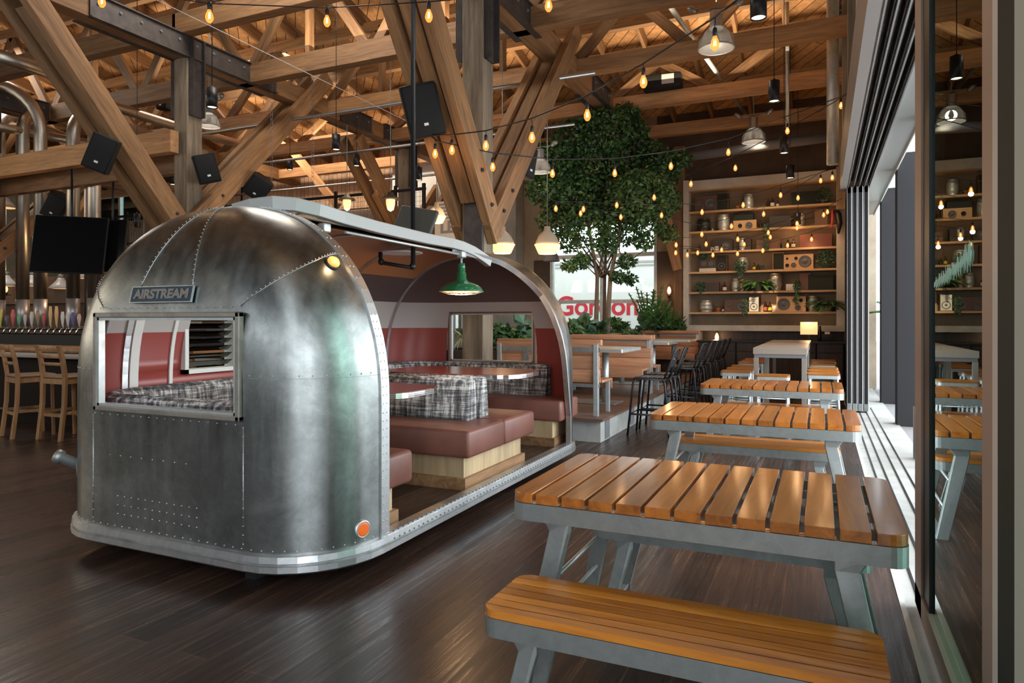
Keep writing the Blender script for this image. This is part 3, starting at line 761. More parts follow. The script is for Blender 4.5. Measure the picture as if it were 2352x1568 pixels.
# jamb return on the opening side
k0 = len(A1)//2
mb = MB(); rr_ = []
for (x, y, z), n in zip(A1[k0:], nr[k0:]):
    n = Vector(n).normalized() if Vector(n).length > 0 else Vector((1, 0, 0)); p = Vector((x, y+.065, z))
    rr_.append([p+n*.012, p+n*.012+Vector((0, .012, 0)), p-n*.06+Vector((0, .012, 0)), p-n*.06])
mb.loft(rr_, True, True, False); obj('opening_trim', mb, M['skin_trim'], trl, world=True)
EN = [((p[0]-TX), 0, max(0, p[2]-ZC)*.9+.0001) for p in EDGE]
mb = MB(); rr_ = []
for p, n in zip(EDGE, EN):
    n = Vector(n).normalized(); p = Vector(p)
    rr_.append([p+n*.012+Vector((0, .02, 0)), p+n*.012-Vector((0, .012, 0)), p-n*.04-Vector((0, .012, 0)), p-n*.04+Vector((0, .02, 0))])
mb.loft(rr_, True, True, False); obj('opening_trim', mb, M['skin_trim'], trl, world=True)
# thick pale roof rim along the cut
XR = -3.08; ZR = 2.205
rim = [(-3.55, TY0-.02, 2.235), (-3.42, TY0+.0, 2.262), (-3.28, TY0+.05, 2.278), (-3.18, TY0+.14, 2.275), (-3.11, TY0+.28, 2.255), (XR, TY0+.5, ZR+.025), (XR, 4.3, ZR+.01), (XR, 5.0, ZR)]
for px_r, py_r, x_r in ((1035, 556, -3.075), (1060, 563, -3.065), (1085, 574, -3.05), (1108, 589, -3.03), (1124, 601, -3.01)): rim.append(tuple(PX(px_r, py_r, x_r)))
mb = MB(); rg = []
for i, p in enumerate(rim):
    p = Vector(p); t = (Vector(rim[min(i+1, len(rim)-1)])-Vector(rim[max(i-1, 0)])).normalized(); s = t.cross(Vector((0, 0, 1))).normalized(); u = s.cross(t)
    rg.append([p+s*.03+u*.035, p-s*.03+u*.035, p-s*.03-u*.055, p+s*.03-u*.055])
mb.loft(rg, True, True, False); obj('roof_rim', mb, plain('pale_rim', (.33, .33, .315), .5, .3), trl, world=True, label='thick pale metal rim along the cut roof', bevel=.006)
obj('light_conduit', MB().tube([(XR+.02, 3.9, 2.12), (XR+.02, 5.0, 2.115), (XR+.02, 5.7, 2.11)], .011, 8), M['galv_light'], trl, world=True)
# base rail around the perimeter
per = []
def perim(e):
    o = [(TX+dx, TY0-dy) for dx, dy in planpts(.3, e)]
    o2 = [(TX+dx, TY1+dy) for dx, dy in planpts(.3, e)]
    return o+list(reversed(o2))
def ringloft(levels):
    mb = MB(); mb.loft([[(x, y, z) for x, y in perim(e)] for e, z in levels], True, False, False); return mb
obj('base_rail', ringloft([(-.02, .205), (.022, .20), (.026, .165), (.012, .155), (.030, .148), (.030, .115), (.0, .095), (-.06, .09), (-.06, .19), (-.02, .205)]), M['skin_trim'], trl, world=True, label='double aluminium rub rail along the bottom edge')
flo = MB(); pp = perim(-.03); flo.add([(x, y, .185) for x, y in pp], [tuple(range(len(pp)))]); flo.add([(x, y, .10) for x, y in pp], [tuple(reversed(range(len(pp))))])
obj('trailer_floor', flo, M['floor'], trl, world=True, fix=False)
obj('sill_plate', MB().bb(-2.46, -2.385, TY0+.05, TY1+.1, .185, .215), M['skin_trim'], trl, world=True)
mb = MB().bb(-4.3, -2.85, 3.2, 7.0, .03, .10)
for x, y in ((-3.02, 3.02), (-3.9, 3.3), (-2.9, 6.8), (-4.2, 6.8)): mb.bb(x-.04, x+.04, y-.04, y+.04, 0, .11)
obj('underframe', mb, M['black'], trl, world=True)
# rivets
rv = MB()
def rivet(p): rv.sph(p, .0044, 5)
def capxy(sgn, z, s):   # s in 0..1 along the plan outline, right to left
    P = planpts(z, .001); f = s*(len(P)-1); i = min(int(f), len(P)-2); q = f-i
    return (TX+P[i][0]*(1-q)+P[i+1][0]*q, (TY0 if sgn < 0 else TY1)+sgn*(P[i][1]*(1-q)+P[i+1][1]*q), z)
for i, (p, n) in enumerate(zip(A1, nr)):
    if i+1 < len(A1):
        q = A1[i+1]; L = (Vector(q)-Vector(p)).length; k = max(1, int(L/.045))
        for j in range(k):
            v = Vector(p).lerp(Vector(q), j/k); nn = Vector(n).normalized() if Vector(n).length else Vector((1, 0, 0))
            for off in (.012, .048): rivet(v+nn*.013+Vector((0, off, 0)))
for k in range(46): rivet(Vector(capxy(-1, .225, k/45))+Vector((0, -.002, 0)))
for k in range(12): rivet(capxy(-1, 1.19, k/11*.27)); rivet(capxy(-1, 1.19, 1-k/11*.27))
for z in [.25+i*.05 for i in range(14)]:
    s1 = (NC-1)/(len(planpts(.3))-1); rivet(capxy(-1, z, s1)); rivet(capxy(-1, z, 1-s1))
for r_ in range(3):
    for k in range(12): rivet((-3.98+k*.062, TY0-CD-.001, .30+r_*.055))
for k in range(8): rivet((-4.05+k*.095, TY0-CD-.001, .66))
for k in range(18): rivet((TX-.6+k*.07, TY0-CD-.012, .915)); rivet((TX-.6+k*.07, TY0-CD*gz(1.575)-.008, 1.575))
# curved roof seams: from the flat panel corners up to the crown, and the shoulder seam sweeping to the arch
def seam(fr, z0, z1, n=26, sg=-1):
    P = []
    for i in range(n+1):
        z = z0+(z1-z0)*math.sin(PI/2*i/n); p = planpts(z, .002)
        s = fr(i/n); f = s*(len(p)-1); a = min(int(f), len(p)-2); q = f-a
        P.append(Vector((TX+p[a][0]*(1-q)+p[a+1][0]*q, TY0-(p[a][1]*(1-q)+p[a+1][1]*q), z)))
    return P
sm = MB()
def seam2(flip, n=26):
    P = []
    for i in range(n+1):
        t = i/n; z = 1.58+.33*(1-(1-t)**1.5); s = .285*(1-t)
        p = planpts(z, .002); f = (1-s if flip else s)*(len(p)-1); a = min(int(f), len(p)-2); q = f-a
        P.append(Vector((TX+p[a][0]*(1-q)+p[a+1][0]*q, TY0-(p[a][1]*(1-q)+p[a+1][1]*q), z)))
    return P
sA = seam2(False); sB = seam(lambda t: .43+.03*t, 1.70, 2.235); sC = seam(lambda t: .607-.05*t, 1.70, 2.235); sD = seam2(True)
for P in (sA, sB, sC, sD):
    obj('panel_seam', MB().tube(P, .0022, 5), M['skin_trim'], trl, world=True)
    for i in range(len(P)-1): rivet(P[i]+Vector((0, -.006, .006)))
hs = [Vector(capxy(-1, 1.175, k/24*.285)) for k in range(25)]; obj('panel_seam', MB().tube(hs, .0018, 5), M['skin_trim'], trl, world=True)
s1 = (NC-1)/(len(planpts(.3))-1)
for s in (s1, 1-s1): obj('panel_seam', MB().tube([capxy(-1, z, s) for z in (.22, .5, .9)], .0018, 5), M['skin_trim'], trl, world=True)
obj('rivets', rv, M['skin_trim'], trl, world=True, kind='stuff')
rv2 = MB()
for k in range(60): rv2.sph((-2.382, 3.5+k*.055, .213), .0055, 5); rv2.sph((-2.372, 3.5+k*.055, .17), .0055, 5)
obj('sill_rivets', rv2, M['dgrey'], trl, world=True, kind='stuff')
# end windows
M['frame_dull'] = metal('dull_frame', (.24, .22, .19), (.40, .37, .33), rough=.45, metalness=.8)
def end_window(y, sgn, x0, x1, z0, z1, lb, m):
    fw = .032
    mb = MB()
    for a, b_ in ((x0-fw, x0), (x1, x1+fw)): mb.bb(a, b_, y-.02, y+.02, z0-fw, z1+fw)
    for a, b_ in ((z0-fw, z0), (z1, z1+fw)): mb.bb(x0-fw, x1+fw, y-.02, y+.02, a, b_)
    o = obj('window_frame', mb, m, trl, world=True, label=lb, bevel=.006)
    mb = MB(); q = .016
    for a, b_ in ((x0, x0+q), (x1-q, x1)): mb.bb(a, b_, y-.012, y+.045*-sgn if False else y+.03, z0, z1)
    for a, b_ in ((z0, z0+q), (z1-q, z1)): mb.bb(x0, x1, y-.012, y+.03, a, b_)
    obj('window_bead', mb, M['galv_light'], o, world=True)
    return o
end_window(TY0-CD-.005, -1, -4.15, -2.98, .965, 1.515, 'wide open window frame in the near end', M['frame_dull'])
end_window(TY1+CD-.02, 1, -4.12, -3.03, 1.01, 1.58, 'window frame in the far end', plain('bronze_frame', (.22, .15, .12), .4, .5))
mb = MB()   # filler around hole edges of the linings
for (yy, a, b_) in ((TY1+CD-.03, .945, 1.0),): mb.bb(-4.2, -2.95, yy, yy+.02, a, b_)
obj('window_apron', mb, M['lining_end'], trl, world=True)
# louvred side window in the left wall
xl = TX-HW
mb = MB()
for y in (LW[0]-.035, LW[1]): mb.bb(xl-.03, xl+.09, y, y+.035, LW[2]-.035, LW[3]+.035)
for z in (LW[2]-.035, LW[3]): mb.bb(xl-.03, xl+.09, LW[0]-.035, LW[1]+.035, z, z+.035)
lw = obj('louvre_window', mb, M['white'], trl, world=True, label='white framed louvre window in the back wall')
for k in range(8):
    z = LW[2]+.04+k*.062
    obj('glass_slat', MB().box((xl+.03, (LW[0]+LW[1])/2, z), (.006, LW[1]-LW[0], .075), M=Matrix.Rotation(math.radians(58), 3, 'Y')), M['glass'], lw, world=True)
obj('crank_handle', MB().tube([(xl+.09, LW[1]+.03, 1.2), (xl+.13, LW[1]+.04, 1.22), (xl+.13, LW[1]+.05, 1.3), (xl+.10, LW[1]+.05, 1.33)], .008, 6), M['white'], lw, world=True)
# ribs and white battens inside
def rib(y, e0=-.037, e1=-.05, w=.045, m=M['skin_trim'], upto=99):
    mb = MB(); rg = []
    for x, z in ARC:
        if TX+x > XR: break
        def s(e): return (TX+x*(1+e/HW), ZC+(z-ZC)*(1+e/(ZT-ZC)) if z > ZC else z)
        a = s(e0); b_ = s(e1); rg.append([(a[0], y, a[1]), (a[0], y+w, a[1]), (b_[0], y+w, b_[1]), (b_[0], y, b_[1])])
    mb.loft(rg, True, True, False); return obj('rib', mb, m, trl, world=True)
for y in (3.40, 4.60, 5.65): rib(y)
rr_ = MB(); rg = []
for x, z in ARC:
    def s(e): return (TX+x*(1+e/HW), ZC+(z-ZC)*(1+e/(ZT-ZC)) if z > ZC else z)
    if x > .8: break
    a = s(-.037); b_ = s(-.052); rg.append([(a[0], TY1-.02, a[1]), (a[0], TY1+.03, a[1]), (b_[0], TY1+.03, b_[1]), (b_[0], TY1-.02, b_[1])])
rr_.loft(rg, True, True, False); obj('rib', rr_, M['skin_trim'], trl, world=True)
for yb, wb in ((3.46, .07), (3.80, .03)): rib(yb, w=wb, m=M['white'])
obj('window_ledge', MB().bb(-4.27, -2.85, 2.90, 3.02, .915, .945), M['shelfwood'], trl, world=True)
# marker lamps, spout, name plate
def round_lamp(z, s, r, m, rim_m, lb, dome=.45):
    p = Vector(capxy(-1, z, s)); a = Vector(capxy(-1, z, s+.01)); b_ = Vector(capxy(-1, z, max(0, s-.01))); t = (a-b_).normalized()
    up = (Vector(capxy(-1, z+.03, s))-Vector(capxy(-1, z-.03, s))).normalized(); n = up.cross(t).normalized()
    if n.x < 0: n = -n
    R = n.to_track_quat('Z', 'Y').to_matrix()
    o = obj('lamp_base', MB().lathe([(r*1.28, -.01), (r*1.3, .006), (r*1.05, .012), (r, .010)], p, 24, M=R), rim_m, trl, world=True)
    obj('lens', MB().lathe([(r, .008), (r*.95, .01+r*dome*.4), (r*.7, .01+r*dome*.8), (r*.3, .01+r*dome), (.001, .01+r*dome)], p, 24, M=R), m, o, world=True, label=lb)
    return p, n
p, n = round_lamp(1.84, .045, .040, M['amber_lit'], M['black'], 'lit amber marker lens', .7)
lamp_p = p+n*.09
round_lamp(.29, .05, .042, plain('orange_reflector', (.9, .16, .02), .35), M['skin_trim'], 'round orange reflector', .05)
c0 = Vector((TX-HW+CD, TY0, .53)); nd = Vector((-.62, -.78, 0)).normalized(); p = c0+nd*(CD-.01); up_ = (nd+Vector((-.3, .1, .55))).normalized()
Rn = up_.to_track_quat('Z', 'Y').to_matrix()
o = obj('filler_spout', MB().lathe([(.035, -.02), (.034, .11), (.046, .115), (.048, .15), (.040, .16)], p, 18, M=Rn), M['galv'], trl, world=True, label='short capped metal filler spout on the left corner')
obj('spout_flange', MB().lathe([(.06, 0), (.055, .012)], p+Vector((0, 0, -.02)), 16, M=nd.to_track_quat('Z', 'Y').to_matrix()), M['dgrey'], o, world=True)
zc_ = 1.655; yfr = TY0-CD*gz(zc_)
tilt = (Vector((0, TY0-CD*gz(1.70), 1.70))-Vector((0, TY0-CD*gz(1.61), 1.61))).normalized()
nrm = Vector((0, -tilt.z, tilt.y))
Mp = frameM((-3.63, yfr-.014, zc_), nrm, tilt)
pl = MB().box((0, 0, 0), (.52, .094, .012)); po = obj('name_plate', pl, plain('plate_blue', (.016, .04, .055), .6), trl, label='dark blue name plate reading AIRSTREAM', bevel=.003)
po.matrix_basis = wm(trl).inverted() @ Mp
fr = MB()
for yy in (-.049, .049): fr.box((0, yy, .002), (.53, .005, .012))
for xx in (-.262, .262): fr.box((xx, 0, .002), (.005, .103, .012))
fo = obj('plate_frame', fr, M['galv_light'], po)
T = Matrix.Translation((0, 0, .007))
text_obj('lettering', 'AIRSTREAM', .078, Mp @ T, plain('plate_letters', (.20, .18, .155), .6), po, .002, bold=.0035, sx=1.16)
# ---- roof hatch, vent lens, pipe bracket and pole
ht = thing('roof_hatch', 'tilted dark square hatch lid standing open on the trailer roof', 'hatch', (-3.50, 5.5, 2.24))
Rh = Matrix.Rotation(math.radians(-62), 4, 'X') @ Matrix.Rotation(0, 4, 'Z')
Mh = Matrix.Translation((-3.50, 5.50, 2.42)) @ Matrix.Rotation(math.radians(20), 4, 'Z') @ Matrix.Rotation(math.radians(62), 4, 'X') @ Matrix.Rotation(math.radians(-12), 4, 'Z')
hm = MB().rbox(-.19, .19, -.17, .17, -.025, .025, .02); ho = obj('lid', hm, plain('hatch_grey', (.05, .05, .042), .6), ht); ho.matrix_basis = wm(ht).inverted() @ Mh
obj('curb', MB().bb(-3.70, -3.30, 5.35, 5.75, 2.21, 2.27), M['galv'], ht, world=True)
pb = thing('hanging_pole', 'black pole coming down from the roof frame with a pipe elbow bracket', 'pole', (-3.42, 5.42, 2.0))
px_, py_ = -3.33, 5.2
obj('pole', MB().tube([(px_, py_, 2.0), (px_, py_, 8.8)], .021, 10), M['black'], pb, world=True)
obj('pipe_bracket', MB().tube([(px_, py_, 2.08), (px_, py_, 1.99), (px_-.01, py_-.02, 1.97), (px_-.30, py_-.03, 2.02), (px_-.33, py_-.03, 2.04), (px_-.33, py_-.03, 2.12)], .019, 10)
    .sph((px_, py_-.01, 1.98), .032).sph((px_-.32, py_-.03, 2.03), .032), M['black'], pb, world=True)
tag(obj('ceiling_vent', MB().lathe([(.20, .0), (.2, .012), (.001, .02)], (-3.62, 5.45, 2.13), 24), M['white']), 'flat white vent lens on the trailer ceiling', 'vent')

# ------------------------------------------------------------------ booth seating inside
SEATZ = .66
def seat_block(name, label, y0, y1, x0, x1, kicky=None, seam_=None, base=True):
    t = bpy.data.objects.new(name, None); COL.objects.link(t); t.parent = trl
    t.matrix_basis = wm(trl).inverted() @ Matrix.Translation(((x0+x1)/2, (y0+y1)/2, .185)); t['label'] = label
    parts_ = [(y0, y1)] if not seam_ else [(y0, seam_-.003), (seam_+.003, y1)]
    for a, b_ in parts_:
        obj('seat_cushion', MB().rbox(x0, x1, a, b_, .445, SEATZ, .028), M['vinyl'], t, world=True)
    ins = .10
    obj('base_panel', MB().bb(x0, x1-ins, y0+ins if seam_ else y0+.02, y1-ins, .27, .447), M['oakply'], t, world=True)
    obj('kick_board', MB().bb(x0, x1-ins+.03, (y0+ins-.03) if seam_ else y0, y1-ins+.03, .185, .275), M['oakdark'], t, world=True)
    return t
def roll_back(name, label, path, z0=SEATZ, z1=1.01, w0=.16, w1=.10, group=None, cat='backrest'):
    # upholstered back following a path (list of xy); rounded top
    rings = []; n = len(path)
    for i in range(n):
        p = Vector((*path[i], 0)); a = Vector((*path[max(0, i-1)], 0)); b_ = Vector((*path[min(n-1, i+1)], 0))
        t = (b_-a).normalized(); s = Vector((-t.y, t.x, 0))
        prof = [(-w0/2, z0), (-w0/2, z0+.05), (-w1/2-.01, z1-.08), (-w1/2, z1-.035), (-w1/4, z1-.008), (0, z1), (w1/4, z1-.008), (w1/2, z1-.035), (w1/2+.01, z1-.08), (w0/2, z0+.05), (w0/2, z0)]
        rings.append([p+s*u+Vector((0, 0, z)) for u, z in prof])
    mb = MB().loft(rings, True, True, True)
    return obj(name, mb, M['plaid'], trl, world=True, label=label)
def cpath(pts, r=.22, seg=6):
    out = [pts[0]]
    for i in range(1, len(pts)-1):
        p = Vector((*pts[i], 0)); a = (Vector((*pts[i-1], 0))-p).normalized(); b_ = (Vector((*pts[i+1], 0))-p).normalized()
        s = p+a*r; e = p+b_*r
        for k in range(seg+1):
            t = k/seg; q = s*(1-t)**2+p*2*t*(1-t)+e*t*t; out.append((q.x, q.y))
    out.append(pts[-1]); return out
seat_block('booth_seat', 'brown vinyl booth seat in the near end of the trailer', 3.40, 3.80, -4.55, -2.43)
seat_block('booth_seat', 'wide double brown vinyl booth seat in the middle of the trailer', 4.57, 5.87, -4.62, -2.43, seam_=5.22)
seat_block('booth_seat', 'brown vinyl booth seat at the far end of the trailer', 6.62, 7.18, -4.5, -2.45)
roll_back('booth_backrest', 'plaid roll backrest curving around the near end of the trailer', cpath([(-2.85, 3.07), (-4.42, 3.07), (-4.58, 3.35), (-4.58, 5.04)], .16))
roll_back('booth_backrest', 'plaid backrest facing the viewer on the double seat', [(-2.69, 5.12), (-3.4, 5.12), (-4.52, 5.12)])
roll_back('booth_backrest', 'plaid backrest facing away on the double seat', [(-2.67, 5.30), (-3.4, 5.30), (-4.52, 5.30)])
roll_back('booth_backrest', 'plaid backrest curving around the far end of the trailer', cpath([(-4.58, 5.42), (-4.58, 6.85), (-4.35, 7.12), (-2.78, 7.12)], .25))
def diner_table(label, cx, cy, lx, ly, z=1.0):
    t = thing('diner_table', label, 'table', (cx, cy, .185))
    def oval(e):
        P = []
        for k in range(48):
            a = 2*PI*k/48; c, s_ = math.cos(a), math.sin(a)
            P.append((cx+math.copysign(abs(c)**.55, c)*(lx/2+e), cy+math.copysign(abs(s_)**.55, s_)*(ly/2+e)))
        return P
    def rings(l): return [[(x, y, zz) for x, y in oval(e)] for e, zz in l]
    obj('laminate_top', MB().loft(rings([(-.004, z-.03), (-.004, z)]), True, True, False), M['laminate'], t, world=True)
    obj('ribbed_edge', MB().loft(rings([(0, z-.036), (.008, z-.034), (.008, z-.024), (.003, z-.023), (.008, z-.022), (.008, z-.012), (.003, z-.011), (.008, z-.010), (.008, z+.001), (0, z+.002)]), True, True, False), M['chrome'], t, world=True, label='ribbed chrome edge band')
    obj('laminate_face', MB().loft(rings([(-.006, z+.0015), (-.006, z+.004)]), True, True, False), M['laminate'], t, world=True)
    obj('column', MB().lathe([(.03, .2), (.03, z-.05), (.10, z-.036)], (cx+.12, cy, 0), 16), M['chrome'], t, world=True)
    obj('base_plate', MB().lathe([(.22, .185), (.22, .195), (.05, .21)], (cx+.12, cy, 0), 24), M['chrome'], t, world=True)
diner_table('red laminate diner table with ribbed chrome edge nearer the viewer', -3.33, 4.17, 1.5, .80)
diner_table('red laminate diner table with ribbed chrome edge at the far end', -3.25, 5.98, 1.5, .92)
# green barn lamp hanging from the rim
gp = PX(1060, 660, -3.05)
gx, gy = gp.x, gp.y
t = thing('pendant_lamp', 'green enamel barn lamp with wire guard hanging in the trailer opening', 'lamp', (gx, gy, 1.72))
zt = PX(1060, 612, -3.05).z; zb_ = PX(1060, 672, -3.05).z
obj('shade', MB().lathe([(.001, zt+.032), (.030, zt+.03), (.036, zt), (.036, zt-.055), (.044, zt-.06), (.046, zb_+.125), (.07, zb_+.105), (.13, zb_+.085), (.18, zb_+.055), (.203, zb_+.022), (.208, zb_+.010), (.195, zb_+.025), (.12, zb_+.07), (.04, zb_+.09)], (gx, gy, 0), 32, caps=False), M['green_enamel'], t, world=True)
obj('lamp_glass', MB().lathe([(.03, zb_+.085), (.12, zb_+.06), (.19, zb_+.018), (.17, zb_+.006), (.001, zb_+.001)], (gx, gy, 0), 28), M['glow'], t, world=True, label='glowing warm inner shade')
g = MB()
for rr0, zz in ((.205, zb_+.01), (.13, zb_-.012), (.06, zb_-.018)): g.tube([(gx+rr0*math.cos(a*PI/12), gy+rr0*math.sin(a*PI/12), zz) for a in range(24)], .0028, 5, closed=True)
for a in range(12): g.tube([(gx+.205*math.cos(a*PI/6), gy+.205*math.sin(a*PI/6), zb_+.01), (gx+.13*math.cos(a*PI/6), gy+.13*math.sin(a*PI/6), zb_-.012), (gx+.05*math.cos(a*PI/6), gy+.05*math.sin(a*PI/6), zb_-.018)], .0022, 4)
obj('wire_guard', g, M['galv_light'], t, world=True)
def chain_mb(p0, z1, r=.012, l=.04):
    mb = MB(); x, y, z = p0; k = 0
    while z < z1:
        pts = []
        for a in range(10):
            c, s_ = math.cos(a*PI/5)*r, math.sin(a*PI/5)*l*.62
            pts.append((x+(c if k % 2 else 0), y+(0 if k % 2 else c), z+l/2+s_))
        mb.tube(pts, .003, 4, closed=True); z += l*.86; k += 1
    return mb
obj('chain', chain_mb((gx, gy, zt+.03), 2.10), M['galv_light'], t, world=True)
obj('junction_box', MB().rbox(gx-.03, gx+.03, gy-.04, gy+.04, 2.08, 2.14, .008), M['galv_light'], t, world=True)
point((gx, gy, zb_-.05), 9, r=.08)
g2 = PX(745, 500, -3.05)
t = thing('pendant_lamp', 'second hanging lamp chain and junction box at the near end of the roof rim', 'lamp', (g2.x, g2.y, 2.0))
obj('junction_box', MB().rbox(g2.x-.03, g2.x+.03, g2.y-.035, g2.y+.035, 2.09, 2.15, .008), M['galv_light'], t, world=True)
obj('chain', chain_mb((g2.x, g2.y, 1.80), 2.09), M['galv_light'], t, world=True)
obj('shade', MB().lathe([(.035, 1.80), (.045, 1.73), (.10, 1.69), (.17, 1.65), (.205, 1.62), (.19, 1.63), (.1, 1.68)], (g2.x-.0, g2.y, 0), 28, caps=False), M['green_enamel'], t, world=True)
point((g2.x, g2.y, 1.55), 7, r=.08)
point(tuple(lamp_p), .5, r=.02)
# ================================================================== picnic tables and benches
M['gap_shade'] = plain('dark_joint', (.012, .006, .003), .8)  # dark colour standing in for shade between the slats
def rr_poly(x0, x1, y0, y1, r, seg=5):
    P = []
    for cx, cy, a0 in ((x1-r, y1-r, 0), (x0+r, y1-r, 90), (x0+r, y0+r, 180), (x1-r, y0+r, 270)):
        for k in range(seg+1):
            a = math.radians(a0+90*k/seg); P.append((cx+r*math.cos(a), cy+r*math.sin(a)))
    return P
def clip_poly(P, ax, lo, hi):
    def cut(P, v, keep_gt):
        out = []
        for i in range(len(P)):
            a, b_ = P[i], P[(i+1) % len(P)]; ia = (a[ax] >= v) == keep_gt; ib = (b_[ax] >= v) == keep_gt
            if ia: out.append(a)
            if ia != ib:
                t = (v-a[ax])/(b_[ax]-a[ax]); out.append((a[0]+t*(b_[0]-a[0]), a[1]+t*(b_[1]-a[1])))
        return out
    return cut(cut(P, lo, True), hi, False)
def slats(L, Wd, n, axis, gap, z0, z1, r):
    mb = MB(); P = rr_poly(-L/2, L/2, -Wd/2, Wd/2, r); span = (L if axis == 0 else Wd); w = (span+gap)/n
    for i in range(n):
        lo = -span/2+i*w; q = clip_poly(P, axis, lo, lo+w-gap)
        if len(q) < 3: continue
        # drop duplicates
        qq = [q[0]]
        for p in q[1:]:
            if (Vector(p)-Vector(qq[-1])).length > 1e-4: qq.append(p)
        if (Vector(qq[0])-Vector(qq[-1])).length < 1e-4: qq.pop()
        mb.prism(qq, 'z', z0, z1)
    return mb
def rim_mb(L, Wd, r, z0, z1, th=.012):
    a = rr_poly(-L/2, L/2, -Wd/2, Wd/2, r); b_ = rr_poly(-L/2+th, L/2-th, -Wd/2+th, Wd/2-th, max(.004, r-th))
    mb = MB(); mb.loft([[(x, y, z0) for x, y in a], [(x, y, z1) for x, y in a], [(x, y, z1) for x, y in b_], [(x, y, z0) for x, y in b_], [(x, y, z0) for x, y in a]], True, False, False)
    return mb
def flat_leg(top, bot, w, th, flare):
    # tapered flat bar leg with a flared bracket at the top; profile in the (x,z) plane, thickness along y
    (xt, yt, zt), (xb, yb, zb_) = top, bot; s = flare
    prof = [(xt-w/2-(.05 if s < 0 else 0), zt), (xt+w/2+(.05 if s > 0 else 0), zt), (xt+w/2+(.012 if s > 0 else 0), zt-.06), (xb+w/2, zb_), (xb-w/2, zb_), (xt-w/2-(.012 if s < 0 else 0), zt-.06)]
    mb = MB(); n = len(prof)
    vs = [(x, (yt if z > zt-.07 else yb)-th/2, z) for x, z in prof]+[(x, (yt if z > zt-.07 else yb)+th/2, z) for x, z in prof]
    mb.add(vs, [tuple(range(n)), tuple(reversed(range(n, 2*n)))]+[(i, i+n, (i+1) % n+n, (i+1) % n) for i in range(n)]); return mb
def make_table(label, loc, L=1.52, Wd=.96, H=.75, nsl=13):
    t = thing('picnic_table', label, 'table', loc, 0, 'picnic tables')
    obj('slatted_top', slats(L, Wd, nsl, 0, .017, H-.042, H, .06), M['teak'], t, bevel=.002)
    rm = rim_mb(L+.004, Wd+.004, .06, H-.118, H-.044)
    rm.bb(-L/2+.01, L/2-.01, -.05, -.02, H-.08, H-.045).bb(-L/2+.01, L/2-.01, .25, .28, H-.08, H-.045).bb(-L/2+.01, L/2-.01, -.30, -.27, H-.08, H-.045)
    obj('steel_apron', rm, M['galv'], t)
    for sx in (-1, 1):
        for sy in (-1, 1):
            obj('leg', flat_leg((sx*(L/2-.20), sy*(Wd/2-.10), H-.118), (sx*(L/2-.07), sy*(Wd/2-.05), 0), .078, .045, sx), M['galv'], t, bevel=.006)
        obj('cross_rod', MB().tube([(sx*(L/2-.155), -Wd/2+.08, H-.40), (sx*(L/2-.155), Wd/2-.08, H-.40)], .010, 8).tube([(sx*(L/2-.12), -Wd/2+.07, .16), (sx*(L/2-.12), Wd/2-.07, .16)], .010, 8), M['galv_light'], t)
        obj('foot_bar', MB().bb(sx*(L/2-.07)-.03, sx*(L/2-.07)+.03, -Wd/2+.03, Wd/2-.03, 0, .012), M['galv'], t)
    return t
def make_bench(label, loc, L=1.32, Wd=.38, H=.45):
    t = thing('picnic_bench', label, 'bench', loc, 0, 'picnic benches')
    obj('slatted_seat', slats(L, Wd, 7, 1, .009, H-.028, H, .06), M['teakx'], t)
    obj('gap_shade_sheet', MB().bb(-L/2+.05, L/2-.05, -Wd/2+.05, Wd/2-.05, H-.027, H-.0025), M['gap_shade'], t)  # underlay added so the seat gaps look shaded
    rm = rim_mb(L+.003, Wd+.003, .06, H-.098, H-.030); rm.bb(-L/2+.01, L/2-.01, -.06, -.03, H-.08, H-.05)
    obj('steel_apron', rm, M['galv'], t)
    for sx in (-1, 1):
        for sy in (-1, 1):
            obj('leg', flat_leg((sx*(L/2-.17), sy*(Wd/2-.07), H-.098), (sx*(L/2-.09), sy*(Wd/2-.04), .0), .062, .03, sx), M['galv'], t, bevel=.004)
        obj('cross_rod', MB().tube([(sx*(L/2-.14), -Wd/2+.06, .30), (sx*(L/2-.14), Wd/2-.06, .30)], .008, 8), M['galv_light'], t)
        obj('foot_bar', MB().bb(sx*(L/2-.09)-.025, sx*(L/2-.09)+.025, -Wd/2+.03, Wd/2-.03, 0, .01), M['galv'], t)
    return t
TXC = -.48
tb = make_table('large slatted picnic table nearest the viewer', (TXC, 3.20, 0))
dup(tb, 'slatted picnic table standing second from the viewer', (TXC-.02, 5.90, 0))
dup(tb, 'slatted picnic table standing third from the viewer in front of the tall tables', (TXC-.06, 8.67, 0))
bn = make_bench('slatted wooden bench in the front foreground at the picture bottom', (-.475, 2.41, 0))
dup(bn, 'slatted bench on the far side of the nearest picnic table', (-.45, 3.66, 0))
dup(bn, 'slatted bench on the far side of the second picnic table', (-.52, 6.28, 0))
dup(bn, 'slatted bench on the far side of the third picnic table', (-.54, 9.06, 0))
